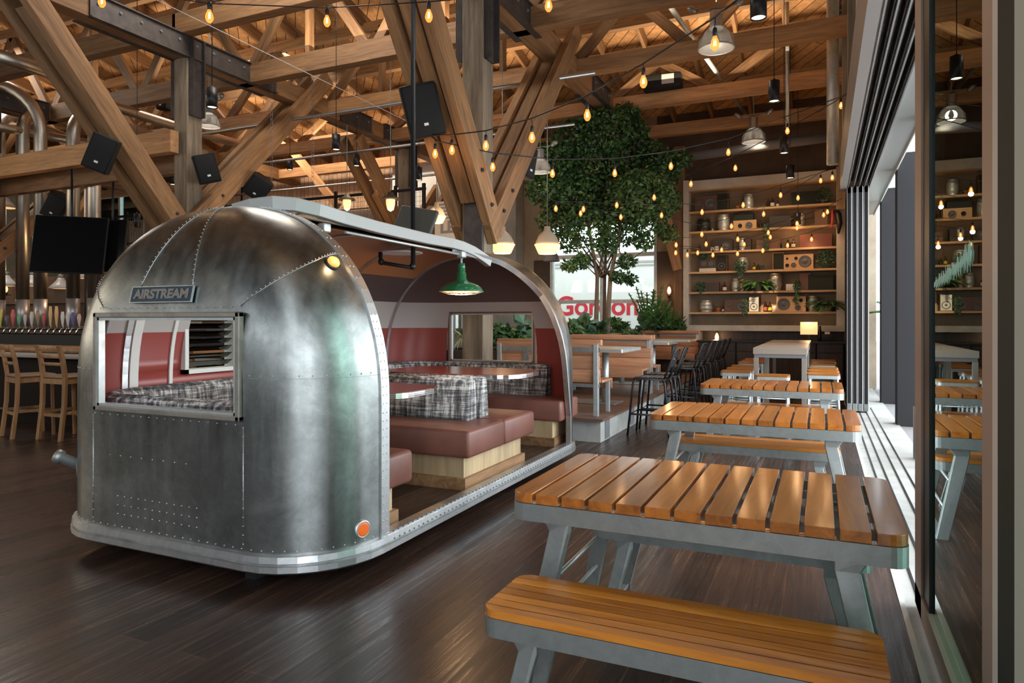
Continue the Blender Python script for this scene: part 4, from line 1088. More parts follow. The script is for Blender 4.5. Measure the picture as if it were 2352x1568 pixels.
# ------------------------------------------------------------------ tall tables and slatted stools
def tall_table(label, loc, L, Wd=.72, H=1.10):
    t = thing('communal_table', label, 'table', loc, 0, 'tall communal tables')
    obj('tabletop', MB().bb(-Wd/2, Wd/2, -L/2, L/2, H-.09, H), plain('grey_wood_top', (.30, .25, .20), .3), t, bevel=.004)
    obj('apron', MB().bb(-Wd/2+.015, Wd/2-.015, -L/2+.015, L/2-.015, H-.14, H-.09), M['dgrey'], t)
    for sx in (-1, 1):
        for sy in (-1, 1): obj('leg', MB().bb(sx*(Wd/2-.04)-.032, sx*(Wd/2-.04)+.032, sy*(L/2-.04)-.032, sy*(L/2-.04)+.032, 0, H-.14), plain('grey_leg', (.24, .21, .18), .4), t, bevel=.004)
    return t
tt = tall_table('tall grey communal table behind the third picnic table', (-.545, 11.5, 0), 2.1)
dup(tt, 'tall grey communal table pushed against the back counter', (-.545, 13.75, 0))
def slat_stool(label, loc):
    t = thing('slatted_stool', label, 'stool', loc, 0, 'slatted stools')
    H = .74; w = .44
    obj('slatted_seat', slats(w, .34, 3, 1, .012, H-.022, H, .04), M['teakx'], t, bevel=.002)
    obj('gap_shade_sheet', MB().bb(-w/2+.03, w/2-.03, -.14, .14, H-.021, H-.008), M['gap_shade'], t)  # same added sheet, darkens the stool seat gaps
    obj('steel_apron', rim_mb(w+.003, .343, .04, H-.07, H-.024), M['galv_light'], t)
    for sx in (-1, 1):
        for sy in (-1, 1): obj('leg', MB().bar((sx*(w/2-.04), sy*.13, H-.07), (sx*(w/2-.01), sy*.16, 0), .028, .028), M['galv_light'], t)
    mb = MB()
    for zz in (.18, .30, .42): mb.tube([(-w/2+.02, -.15, zz), (w/2-.02, -.15, zz), (w/2-.02, .15, zz), (-w/2+.02, .15, zz)], .008, 5, closed=True)
    obj('foot_rails', mb, M['galv_light'], t); return t
ords = ['first', 'second', 'third', 'fourth', 'fifth', 'sixth']
s0 = None
for side, x in (('left', -1.16), ('right', .02)):
    for i, y in enumerate((10.75, 11.4, 12.05, 13.1, 13.7, 14.3)):
        lb = 'slatted wood stool on the %s side of the tall tables, %s from the viewer' % (side, ords[i])
        if s0 is None: s0 = slat_stool(lb, (x, y, 0))
        else: dup(s0, lb, (x, y, 0))
dup(s0, 'slatted wood stool at the near end of the tall table, behind the third picnic table', (-.62, 10.2, 0))
# ------------------------------------------------------------------ black stools along the platform
def metal_stool(label, loc):
    t = thing('black_bar_stool', label, 'bar stool', loc, 0, 'black metal bar stools')
    H = .76
    mb = MB()
    for k in range(6): mb.rbox(-.19+k*.063, -.19+k*.063+.052, -.19, .19, H-.022, H, .006)
    obj('seat', mb, M['black'], t)
    fr = MB()
    fr.tube([(-.20, -.19, H-.02), (.20, -.19, H-.03), (.20, .19, H-.03), (-.20, .19, H-.02)], .012, 8, closed=True)
    obj('seat_frame', fr, M['black'], t)
    for sx in (-1, 1):
        for sy in (-1, 1):
            obj('leg', MB().tube([(sx*.17, sy*.18, H-.02), (sx*.205, sy*.20, H-.08), (sx*.27, sy*.235, 0)], .0155, 8), M['black'], t)
    obj('foot_ring', MB().tube([(-.245, -.225, .28), (.245, -.225, .28), (.245, .225, .28), (-.245, .225, .28)], .013, 7, closed=True), M['black'], t)
    bk = MB()
    bk.tube([(.19, -.17, H-.02), (.24, -.17, H+.10), (.325, -.165, H+.34), (.335, -.14, H+.365), (.335, .14, H+.365), (.325, .165, H+.34), (.24, .17, H+.10), (.19, .17, H-.02)], .014, 7)
    obj('back_frame', bk, M['black'], t)
    b2 = MB()
    for k in range(2):
        z = H+.14+k*.115; xx = .25+(z-H-.1)/.26*.085
        b2.box((xx+.012, 0, z+.04), (.010, .34, .095), M=Matrix.Rotation(math.radians(18), 3, 'Y'))
    obj('backrest', b2, M['black'], t)
    return t
ys = [8.95, 9.55, 11.2, 12.0, 12.9, 13.7, 14.5]
ms = metal_stool('black metal bar stool with backrest nearest the viewer along the platform', (-2.03, ys[0], 0))
for i, y in enumerate(ys[1:]):
    dup(ms, 'black metal bar stool, %s from the viewer in the row along the platform' % ['second', 'third', 'fourth', 'fifth', 'sixth', 'seventh and farthest'][i], (-2.03, y, 0), random.Random(i).uniform(-.06, .06))
# ------------------------------------------------------------------ raised platform with booths and planter
PL = .30
st('platform', MB().bb(-9.0, -2.46, 8.05, YB, 0, PL-.03), M['concrete'], 'raised concrete platform carrying the booths', bevel=.004)
st('platform_deck', MB().bb(-9.0, -2.41, 7.95, YB, PL-.03, PL), wood('platform_planks', (.12, .06, .04), (.25, .14, .095), axis='x', rough=.5), 'brown timber deck on the raised platform')
mb = MB()
for k in range(7): mb.bb(-2.465, -2.452, 8.22+k*1.25, 8.42+k*1.25, .02, PL-.05)
st('platform_recess', mb, M['dgrey'], 'dark slots in the platform riser')
def booth(label, y, face, x0=-3.93, x1=-2.52, zb=PL):
    # face = direction the sitter looks along y
    t = thing('wooden_booth', label, 'bench', ((x0+x1)/2, y, zb), 0, 'cedar booth benches')
    W_ = x1-x0; h = W_/2; f = face
    bk = MB()
    for k in range(3):
        z0 = .42+k*.17; bk.rbox(-h, h, -.018, .018, z0, z0+.164, .006)
    o = obj('backrest', bk, M['cedar'], t); o.rotation_euler = (math.radians(-6*-f), 0, 0)
    obj('top_cap', MB().rbox(-h, h+.02, -.05*f-.045, -.05*f+.045, .88, .955, .006), M['cedar'], t)
    sb = MB()
    for k in range(3): sb.rbox(-h, h, min(f*(.04+k*.15), f*(.18+k*.15)), max(f*(.04+k*.15), f*(.18+k*.15)), .405, .44, .005)
    obj('seat', sb, M['cedar'], t)
    obj('seat_fascia', MB().rbox(-h, h, min(f*.47, f*.50), max(f*.47, f*.50), .30, .44, .005), M['cedar'], t)
    for sx in (-1, 1):
        obj('back_leg', MB().bb(sx*(h-.04)-.03, sx*(h-.04)+.03, -f*.09-.03, -f*.09+.03, 0, .90), M['galv_light'], t, bevel=.004)
        obj('front_leg', MB().bb(sx*(h-.04)-.025, sx*(h-.04)+.025, f*.42-.025, f*.42+.025, 0, .40), M['galv_light'], t, bevel=.004)
    obj('steel_frame', MB().bb(-h, h, -f*.09-.02, -f*.09+.02, .80, .86).bb(-h, h, -f*.09-.02, -f*.09+.02, .36, .40).bb(-.32, -.24, -f*.09-.02, -f*.09+.0, .40, .80), M['galv'], t)
    return t
booth('cedar booth bench nearest the viewer showing its steel framed back', 8.28, 1)
booth('cedar booth bench facing the viewer behind the first booth table', 10.95, -1)
booth('cedar booth bench back to back with the middle one', 11.25, 1)
booth('farthest cedar booth bench facing the viewer by the shelves', 16.2, -1, x0=-3.93, x1=-2.6)
tag(obj('planter_board', MB().rbox(-4.02, -3.95, 8.4, 16.6, .40, 1.22, .008), M['cedar']), 'long cedar backboard between booths and plant bed', 'board')
for i, (y, x0, x1, lb) in enumerate(((9.6, -3.85, -2.47, 'slatted booth table nearest the viewer'), (12.75, -3.85, -2.5, 'slatted booth table in the middle of the platform'), (14.6, -3.85, -2.45, 'slatted booth table farthest along the platform'))):
    t = thing('booth_table', lb, 'table', ((x0+x1)/2, y, PL), 0, 'booth tables')
    Wd = 1.05 if i == 0 else .85
    obj('slatted_top', slats(x1-x0, Wd, 9, 0, .012, .772, .80, .02), wood('grey_teak%d' % i, (.30, .24, .17), (.50, .42, .32), axis='y', rough=.35, island=True), t)
    obj('metal_edge', rim_mb(x1-x0+.01, Wd+.01, .02, .755, .80), M['galv_light'], t)
    for sx in (-.3, .3):
        obj('column', MB().lathe([(.05, .012), (.05, .755)], (sx, 0, 0), 16), M['galv_light'], t)
    obj('base_plate', MB().rbox(-.5, .5, -.25, .25, 0, .014, .004), M['galv'], t)
st('planter_bed', MB().bb(-7.3, -4.02, 8.9, 16.75, PL, 1.05), M['brownwall'], 'plant bed wall below the indoor tree')
st('planter_bed_corner', MB().bb(-4.0, -2.75, 16.42, 16.95, PL, 1.10), M['brownwall'], 'narrow plant box behind the farthest booth')
st('planter_soil', MB().bb(-7.2, -4.03, 9.0, 16.7, 1.05, 1.09), M['soil'], 'dark soil of the plant bed')
# black planter seen through the far trailer window
t = thing('black_planter', 'black square planter seen through the far trailer window', 'planter', (-5.55, 8.9, 0))
obj('planter_box', MB().bb(-6.2, -5.05, 8.55, 8.85, .0, 1.18).bb(-6.2, -5.05, 8.55, 8.8, 1.18, 1.2), M['black'], t, world=True, bevel=.005)
obj('corner_strip', MB().bb(-5.06, -5.04, 8.53, 8.56, 0, 1.2), M['galv'], t, world=True)

# ================================================================== back counter and shelf unit
st('wall_counter_back', MB().bb(-2.6, .5, YB-.05, YB-.006, 0, 1.24), M['darkwood'], 'dark wall behind the back counter')
for i, (x0, x1) in enumerate(((-2.55, -1.75), (-1.73, -.93), (-.91, -.11), (-.09, .42))):
    t = thing('cabinet', 'dark wooden cabinet, %s from the left under the shelf unit' % ['first', 'second', 'third', 'fourth'][i], 'cabinet', ((x0+x1)/2, 16.25, 0))
    obj('body', MB().bb(x0, x1, 15.95, 16.9, 0.02, 1.0), M['darkwood'], t, world=True)
    obj('door', MB().bb(x0+.02, x1-.02, 15.925, 15.95, .1, .78), M['darkwood'], t, world=True, bevel=.004)
    obj('drawer', MB().bb(x0+.02, x1-.02, 15.925, 15.95, .81, .97), M['darkwood'], t, world=True, bevel=.004)
tag(obj('countertop', MB().bb(-2.6, .45, 15.9, 16.94, 1.0, 1.04), M['black'], bevel=.004), 'long black countertop below the shelf unit', 'countertop')
SY = 16.62
su = thing('shelf_unit', 'tall limewashed shelf unit with six maple shelves on the back wall', 'shelf', (-1.2, 16.8, 1.24))
XL, XRr = -3.02, .46
obj('side_panel', MB().bb(XL, XL+.13, SY-.02, YB-.01, 1.25, 4.84), M['limewash'], su, world=True)
obj('side_panel', MB().bb(XRr-.16, XRr, SY-.02, YB-.01, 1.25, 4.84), M['limewash'], su, world=True)
obj('top_panel', MB().bb(XL+.13, XRr-.16, SY, YB-.01, 4.60, 4.82), M['limewash'], su, world=True)
obj('bottom_panel', MB().bb(XL+.13, XRr-.16, SY, YB-.01, 1.25, 1.38), M['limewash'], su, world=True)
obj('back_panel', MB().bb(XL, XRr, YB-.03, YB-.008, 1.25, 4.82), M['niche'], su, world=True)
SZ = [1.69+.4795*(5-i) for i in range(6)]
for z in SZ: obj('shelf_board', MB().bb(XL+.13, XRr-.16, SY-.01, YB-.03, z-.045, z), M['shelfwood'], su, world=True)
obj('top_lining', MB().bb(XL+.13, XRr-.16, SY-.01, YB-.03, 4.57, 4.60), M['shelfwood'], su, world=True)
# items
def sx_(px): return PY(px, 600, 16.75).x
U = .0103
def keg(loc, w, h, label, m=None, grp='kegs on the shelves'):
    t = thing('keg', label, 'keg', loc, 0, grp); r = w/2; m = m or M['galv_light']
    obj('body', MB().lathe([(r*.8, 0), (r*.86, h*.02), (r*.86, h*.10), (r*.78, h*.12), (r*.97, h*.18), (r, h*.30), (r*1.04, h*.33), (r, h*.36), (r, h*.62), (r*1.04, h*.65), (r, h*.68), (r*.97, h*.82), (r*.75, h*.88), (r*.4, h*.90), (.001, h*.90)], seg=24), m, t)
    obj('rim', MB().lathe([(r*.78, h*.87), (r*.86, h*.89), (r*.86, h), (r*.80, h), (r*.80, h*.9)], seg=24, caps=False), m, t)
    obj('valve', MB().lathe([(r*.18, h*.9), (r*.18, h*.95), (r*.1, h*.96)], seg=10), M['dgrey'], t); return t
def speaker(loc, w, h, cones, label, m, name='vintage_speaker', grp=None, front=None):
    t = thing(name, label, 'speaker', loc, 0, grp)
    obj('cabinet', MB().bb(-w/2, w/2, -.12, .12, 0, h), m, t, bevel=.004)
    if front: obj('grille', MB().bb(-w/2+.012, w/2-.012, -.128, -.12, .012, h-.012), front, t)
    for (u, v, r) in cones:
        R = Matrix.Rotation(PI/2, 3, 'X')
        obj('cone', MB().lathe([(r, 0), (r*1.0, .012), (r*.9, .015), (r*.75, .004), (r*.35, -.004 if False else .002), (r*.28, .010), (.001, .014)], (u, -.12, v), 20, M=R), M['conegrey'] if r > .05 else M['blackplastic'], t)
    return t
M['conegrey'] = plain('speaker_cone', (.09, .09, .095), .45)
M['walnut'] = plain('walnut', (.12, .055, .03), .5); M['maple'] = plain('maple_box', (.52, .32, .16), .5); M['reddish'] = plain('mahogany', (.13, .035, .02), .45)
def bottle(loc, h, label, m, lab=None, grp='dark bottles on the shelves'):
    t = thing('bottle', label, 'bottle', loc, 0, grp); r = h*.20
    obj('glass_body', MB().lathe([(r*.95, 0), (r, .005), (r, h*.55), (r*.9, h*.62), (r*.32, h*.76), (r*.3, h*.93), (r*.36, h*.94), (r*.36, h)], seg=14), m, t)
    if lab is not None: obj('paper_label', MB().lathe([(r*1.02, h*.15), (r*1.02, h*.48)], seg=14, caps=False), lab, t)
    return t
def leaves(n, c, rad, size, seed, hang=0, shape='ell', fold=.25):
    rr = random.Random(seed); mb = MB(); vs = []; fs = []
    for i in range(n):
        while True:
            u = Vector((rr.uniform(-1, 1), rr.uniform(-1, 1), rr.uniform(-1, 1)))
            if u.length <= 1: break
        if rr.random() < .65: u = u.normalized()*rr.uniform(.72, 1)
        p = Vector((c[0]+u.x*rad[0], c[1]+u.y*rad[1], c[2]+u.z*rad[2]))
        d = Vector((rr.gauss(0, 1), rr.gauss(0, 1), rr.gauss(-.3, .7))).normalized(); s = d.cross(Vector((rr.gauss(0, 1), rr.gauss(0, 1), rr.gauss(0, 1)))).normalized(); nn = d.cross(s)
        L = size*rr.uniform(.6, 1.2); w = L*.30; k = len(vs)
        vs += [p, p+d*L*.45+s*w+nn*fold*w, p+d*L, p+d*L*.45-s*w+nn*fold*w]; fs += [(k, k+1, k+2), (k, k+2, k+3)]
    mb.add(vs, fs); return mb
def blades(n, c, L, w, seed, up=.8, spread=1.0, droop=1.0, leaflets=0):
    rr = random.Random(seed); mb = MB()
    for i in range(n):
        a = rr.uniform(0, 2*PI); l = L*rr.uniform(.6, 1.1); el = rr.uniform(.25, 1.0)*up
        d = Vector((math.cos(a)*spread, math.sin(a)*spread, el*1.6)).normalized(); p = Vector(c)+Vector((math.cos(a), math.sin(a), 0))*.02; pts = [p.copy()]
        for k in range(6):
            d = (d+Vector((0, 0, -.22*droop))).normalized(); p = p+d*l/6; pts.append(p.copy())
        if leaflets:
            mb.tube(pts, w*.08, 3)
            for k in range(1, 6):
                for s in (-1, 1):
                    for h in (0, .5):
                        q = pts[k].lerp(pts[min(6, k+1)], h); t = (pts[min(6, k+1)]-pts[k-1]).normalized(); sd = t.cross(Vector((0, 0, 1))).normalized()*s
                        e = q+(sd*.85+t*.45).normalized()*w*(1.15-k/7); b0 = q+t*w*.14; m_ = q-t*w*.06
                        mb.add([m_, b0, e], [(0, 1, 2)])
        else:
            rg = []
            for k, q in enumerate(pts):
                t = (pts[min(6, k+1)]-pts[max(0, k-1)]).normalized(); sd = t.cross(Vector((0, 0, 1))); sd = sd.normalized() if sd.length > .01 else Vector((1, 0, 0))
                ww = w*(1-(k/6)**2)*.5+.001; rg.append([q+sd*ww, q-t.cross(sd)*ww*.25 if False else q, q-sd*ww])
            mb.loft(rg, False, False, True)
    return mb
def plant(name, label, loc, mb_leaf, m, pot=None, cat='plant', grp=None):
    t = thing(name, label, cat, loc, 0, grp)
    obj('foliage', mb_leaf, m, t, fix=False)
    if pot:
        r, h, pm = pot; obj('pot', MB().lathe([(r*.75, 0), (r, h*.85), (r*1.08, h*.87), (r*1.08, h), (r*.95, h), (r*.9, h*.9), (.001, h*.9)], seg=18), pm, t)
    return t
RN = ['top shelf', 'second shelf from the top', 'third shelf from the top', 'fourth shelf from the top', 'second lowest shelf', 'lowest shelf']
amber = plain('brown_bottle', (.035, .015, .008), .15); wl = plain('paper', (.6, .58, .52), .7); yl = plain('yellow_paper', (.65, .55, .05), .6)
steelpale = plain('pale_keg', (.50, .46, .42), .35, .8); darkkeg = plain('dark_keg', (.05, .055, .05), .35, .6); goldkeg = plain('tan_keg', (.5, .36, .2), .4, .4)
BX = {'w': M['walnut'], 'm': M['maple'], 'r': M['reddish'], 'd': plain('dark_box', (.03, .022, .018), .5), 'g': plain('dark_grille', (.012, .016, .012), .8), 'wh': plain('white_box', (.55, .53, .48), .6)}
def hangplant(row, px, w, h, label, y=16.60, drop=.0, n=260, m=None):
    z = SZ[row]; x = sx_(px)
    mbl = leaves(n, (0, -.06, h*.5-drop*.2), (w/2, .12, h*.5), .055, px)
    if drop:
        rr = random.Random(px); 
        for k in range(int(drop*260)):
            t = rr.random(); mbl2 = (rr.uniform(-.07, .07)*(1-.5*t), -.18+rr.uniform(-.04, .02), .05-drop*t); k2 = len(mbl.v)
            L = .05; d = Vector((rr.gauss(0, .6), rr.gauss(0, .5), -1)).normalized()*L; s = Vector((rr.uniform(-1, 1), rr.uniform(-1, 1), 0)).normalized()*L*.35; p = Vector(mbl2)
            mbl.add([p, p+d*.5+s, p+d, p+d*.5-s], [(0, 1, 2), (0, 2, 3)])
    return plant('trailing_plant', label, (x, 16.78, z), mbl, m or M['leaf3'], (min(.09, w*.3), .10, M['dgrey']))
def K(row, px, w, h, label, m=None): return keg((sx_(px), 16.80, SZ[row]), w*U, h*U, label+' on the '+RN[row], m)
def B(row, px, h, label, lab=None, y=16.78): return bottle((sx_(px), y, SZ[row]), h*U, label+' on the '+RN[row], amber, lab)
def Sp(row, px, w, h, cones, label, m, front=None, name='vintage_speaker', y=16.82, dz=0):
    return speaker((sx_(px), y, SZ[row]+dz), w*U, h*U, [(u*U, v*U, r*U) for u, v, r in cones], label+' on the '+RN[row], BX[m], name, None, BX[front] if front else None)
Sp(0, 1622, 50, 36, [(10, 17, 13), (-14, 20, 6)], 'dark wide speaker with one large cone at the left end', 'w')
Sp(0, 1661, 24, 39, [], 'upright dark grille speaker right of the wide one', 'w', 'g')
plant('potted_grass', 'small spiky plant left of the keg on the top shelf', (sx_(1694), 16.75, SZ[0]), blades(16, (0, 0, .08), .2, .02, 3), M['leaf2'], (.05, .09, M['terra']))
K(0, 1719, 22, 34, 'silver keg')
B(0, 1764, 20, 'dark bottle, left of the three bottles'); B(0, 1774, 22, 'dark bottle, middle of the three bottles', wl); B(0, 1786, 16, 'dark bottle, right of the three bottles', wl)
Sp(0, 1851, 60, 30, [], 'very dark wide box', 'd', 'g')
hangplant(0, 1891, .34, .40, 'bushy plant at the right end of the top shelf')
K(1, 1616, 30, 30, 'dark green keg at the left end', darkkeg)
tag(obj('steel_cup', MB().lathe([(.03, SZ[1]), (.035, SZ[1]+.08), (.03, SZ[1]+.08), (.026, SZ[1]+.01), (.001, SZ[1]+.01)], (sx_(1637), 16.72, 0), 14), M['chrome']), 'small steel cup between the two left kegs on the second shelf', 'cup')
K(1, 1661, 27, 38, 'tall silver keg left of the wooden speaker')
Sp(1, 1711, 50, 21, [(-10, 9, 4.5), (9, 9, 7.5)], 'low wooden speaker with two cones', 'm')
Sp(1, 1708, 42, 16, [], 'black box stacked on the low wooden speaker', 'g', dz=21*U+.003)
B(1, 1746, 20, 'dark bottle right of the low wooden speaker')
hangplant(1, 1761, .20, .22, 'ivy trailing down in the middle of the second shelf', drop=.55)
Sp(1, 1792, 46, 26, [], 'dark wide framed box behind the ivy', 'd', 'd')
K(1, 1837, 21, 30, 'silver keg right of the dark framed box')
Sp(1, 1886, 26, 36, [], 'upright brown box at the right end', 'w')
B(2, 1606, 18, 'dark bottle at the left end')
Sp(2, 1660, 44, 26, [(7, 11, 9)], 'black tape player with a pale reel', 'd')
for i, px in enumerate((1638, 1648)):
    tag(obj('white_cube_speaker', MB().rbox(sx_(px)-.045, sx_(px)+.045, 16.60, 16.66, SZ[2]+.0, SZ[2]+(.09 if i == 0 else .11), .02), BX['wh']), ['smaller white rounded box in front of the tape player', 'larger white rounded box in front of the tape player'][i], 'speaker')
K(2, 1705, 17, 28, 'bright steel canister behind the bulbs'); Sp(2, 1719, 12, 26, [], 'narrow dark box right of the canister', 'd')
Sp(2, 1765, 50, 21, [(-11, 10, 6)], 'old wooden radio with a round dial', 'w')
plant('potted_grass', 'small dark plant left of two bottles on the third shelf', (sx_(1800), 16.75, SZ[2]), blades(20, (0, 0, .08), .22, .025, 5), M['leaf3'], (.05, .09, M['dgrey']))
B(2, 1811, 20, 'dark bottle, left of the pair'); B(2, 1822, 21, 'dark bottle, right of the pair', wl)
Sp(2, 1874, 64, 29, [], 'long reddish brown box', 'r')
t = Sp(3, 1626, 37, 20, [(-8, 11, 6), (8, 11, 6)], 'reel tape deck with a white front panel', 'd', dz=8*U)
obj('control_panel', MB().bb(-.19, .19, -.14, .12, -8*U, 0), BX['wh'], t, label='white control panel')
Sp(3, 1658, 24, 38, [(0, 12, 8)], 'upright dark speaker right of the tape deck', 'w', 'g')
hangplant(3, 1616, .24, .20, 'small plant resting on the tape deck of the fourth shelf').location.z = SZ[3]+.31
K(3, 1705, 26, 30, 'silver keg overgrown by ivy')
hangplant(3, 1703, .30, .30, 'ivy spilling over the keg of the fourth shelf', drop=.25).location.y = 16.58
B(3, 1732, 18, 'dark bottle with a yellow mark', yl); B(3, 1741, 15, 'short dark bottle right of the yellow marked one')
plant('potted_grass', 'small leafy plant right of the yellow marked bottle', (sx_(1753), 16.75, SZ[3]), blades(22, (0, 0, .08), .2, .03, 6), M['leaf2'], (.05, .09, M['dgrey']))
Sp(3, 1788, 23, 38, [], 'upright black grille speaker beside the pale wooden one', 'm', 'g')
Sp(3, 1833, 62, 33, [(14, 17, 13), (-22, 9, 4), (-9, 9, 5.5), (-4, 24, 3.5), (-22, 24, 2.5)], 'large pale wooden speaker with several cones', 'm')
hangplant(3, 1897, .38, .44, 'large bushy plant at the right end of the fourth shelf', n=420)
hangplant(4, 1610, .26, .28, 'bushy plant at the left end of the second lowest shelf', drop=.08)
Sp(4, 1635, 32, 23, [], 'dark flat box right of the left end plant', 'w', 'd')
B(4, 1664, 22, 'dark bottle with a white label', wl)
K(4, 1689, 18, 30, 'silver keg left of the fern'); K(4, 1704, 11, 28, 'narrow tan keg left of the fern', goldkeg)
plant('potted_fern', 'large arching fern lit from below on the second lowest shelf', (sx_(1742), 16.66, SZ[4]), blades(60, (0, 0, .12), .46, .13, 8, up=.8, leaflets=1), M['leaf2'], (.08, .13, M['dgrey']))
K(4, 1781, 29, 40, 'large silver keg right of the fern', steelpale)
tag(obj('white_box', MB().rbox(sx_(1815)-.09, sx_(1815)+.09, 16.7, 16.85, SZ[4], SZ[4]+.15, .006), BX['wh']), 'plain white box right of the large keg', 'box')
hangplant(4, 1831, .16, .30, 'thin ivy hanging over the pale speaker of the lowest shelf', drop=.35)
Sp(4, 1849, 22, 38, [], 'upright dark brown box right of the thin ivy', 'w'); Sp(4, 1885, 50, 34, [], 'black grille cabinet at the right end', 'd', 'g')
K(5, 1622, 30, 27, 'short silver keg at the left end')
plant('potted_cactus', 'small green plant in a terracotta pot on the lowest shelf', (sx_(1650), 16.74, SZ[5]), blades(24, (0, 0, .09), .12, .02, 9, up=1.6, droop=.3), M['leaf2'], (.05, .10, M['terra']))
B(5, 1661, 14, 'small dark bottle right of the terracotta pot', wl)
Sp(5, 1691, 50, 28, [(12, 13, 10), (-14, 8, 5.5), (-14, 20, 5)], 'brown wooden speaker with three cones', 'w')
hangplant(5, 1713, .18, .38, 'ivy hanging between the two left speakers of the lowest shelf', drop=.15)
Sp(5, 1732, 22, 34, [(0, 12, 8), (-5, 26, 2)], 'brightly lit grey faced speaker', 'w', 'wh')
tag(obj('backing_board', MB().bb(sx_(1747), sx_(1785), 16.93, 16.96, SZ[5], SZ[5]+.42), M['maple']), 'upright pale board lit behind two bottles on the lowest shelf', 'board')
B(5, 1758, 23, 'brown bottle with a reddish label', plain('red_paper', (.5, .12, .08), .6)); B(5, 1768, 22, 'brown bottle with a yellow label', yl)
tag(obj('pillar_candle', MB().lathe([(.05, SZ[5]), (.05, SZ[5]+.13), (.045, SZ[5]+.135), (.01, SZ[5]+.13)], (sx_(1779), 16.72, 0), 16), plain('wax', (.8, .72, .6), .5)), 'short white candle right of two labelled bottles', 'candle')
Sp(5, 1817, 60, 34, [(-15, 17, 13), (8, 25, 5), (20, 25, 4), (14, 9, 6)], 'pale wooden speaker with one large cone at its left', 'm')
K(5, 1867, 20, 35, 'silver keg left of the large dark fern')
plant('potted_fern', 'large dark fern drooping off the right end of the lowest shelf', (sx_(1900), 16.62, SZ[5]), blades(60, (0, 0, .14), .50, .13, 11, up=.7, leaflets=1), M['leaf'], (.10, .15, M['galv']))
# counter items
t = thing('table_lamp', 'small lamp with a lit square tan shade on the back counter', 'lamp', (sx_(1857)+.02, 16.1, 1.04))
p = PY(1858, 758, 16.1)
obj('shade', MB().bb(-.17, .17, -.08, .08, .15, .42), M['glow_soft'], t); obj('base', MB().lathe([(.08, 0), (.08, .02), (.015, .03), (.015, .16)], seg=16), M['black'], t)
t.location.x = p.x; point((p.x, 15.95, 1.5), 3)
q = PY(1883, 768, 16.2)
tag(obj('pepper_mill', MB().lathe([(.035, 1.04), (.03, 1.14), (.022, 1.22), (.035, 1.28), (.02, 1.33), (.03, 1.36), (.001, 1.38)], (q.x, 16.2, 0), 14), M['black']), 'black turned pepper mill right of the small lamp', 'mill')
q = PY(1900, 775, 16.2); t = thing('card_reader', 'small black till device with a pale slip right of the pepper mill', 'device', (q.x, 16.2, 1.04))
obj('body', MB().rbox(-.10, .10, -.08, .08, 0, .16, .01), M['blackplastic'], t); obj('paper_slip', MB().bb(-.05, .05, -.01, 0, .16, .21), wl, t)
def candle_sconce(loc, label, pw=3):
    t = thing('wall_sconce', label, 'lamp', loc)
    obj('lit_bulb', MB().lathe([(.02, 0), (.045, .05), (.05, .10), (.03, .17), (.001, .2)], seg=14), M['glow'], t); obj('holder', MB().lathe([(.02, -.08), (.045, -.02), (.03, .01)], seg=12), M['black'], t)
    obj('arm', MB().bar((0, 0, -.05), (0, .12, -.05), .02, .02), M['black'], t); point((loc[0], loc[1]-.12, loc[2]+.1), pw)
q = PY(1537, 676, 16.84); candle_sconce((q.x, 16.84, q.z), 'lit wall sconce between the large window and the shelf unit', 5)
q = PY(1632, 786, 15.8); candle_sconce((q.x, 16.82, q.z), 'low lit wall lamp behind the black bar stools', 4)
q = PY(1925, 490, 16.3)
t = thing('wall_ornament', 'dark long-beaked wall ornament hung at the right edge of the shelf unit', 'ornament', (q.x-.05, 16.5, q.z))
obj('body', MB().tube([(0, 0, .1), (.05, -.02, 0), (.08, -.03, -.2), (.06, -.03, -.42)], [.06, .07, .06, .02], 10), M['black'], t)
obj('red_strip', MB().tube([(-.06, -.05, .1), (-.07, -.05, -.3)], .018, 6), M['red'], t)

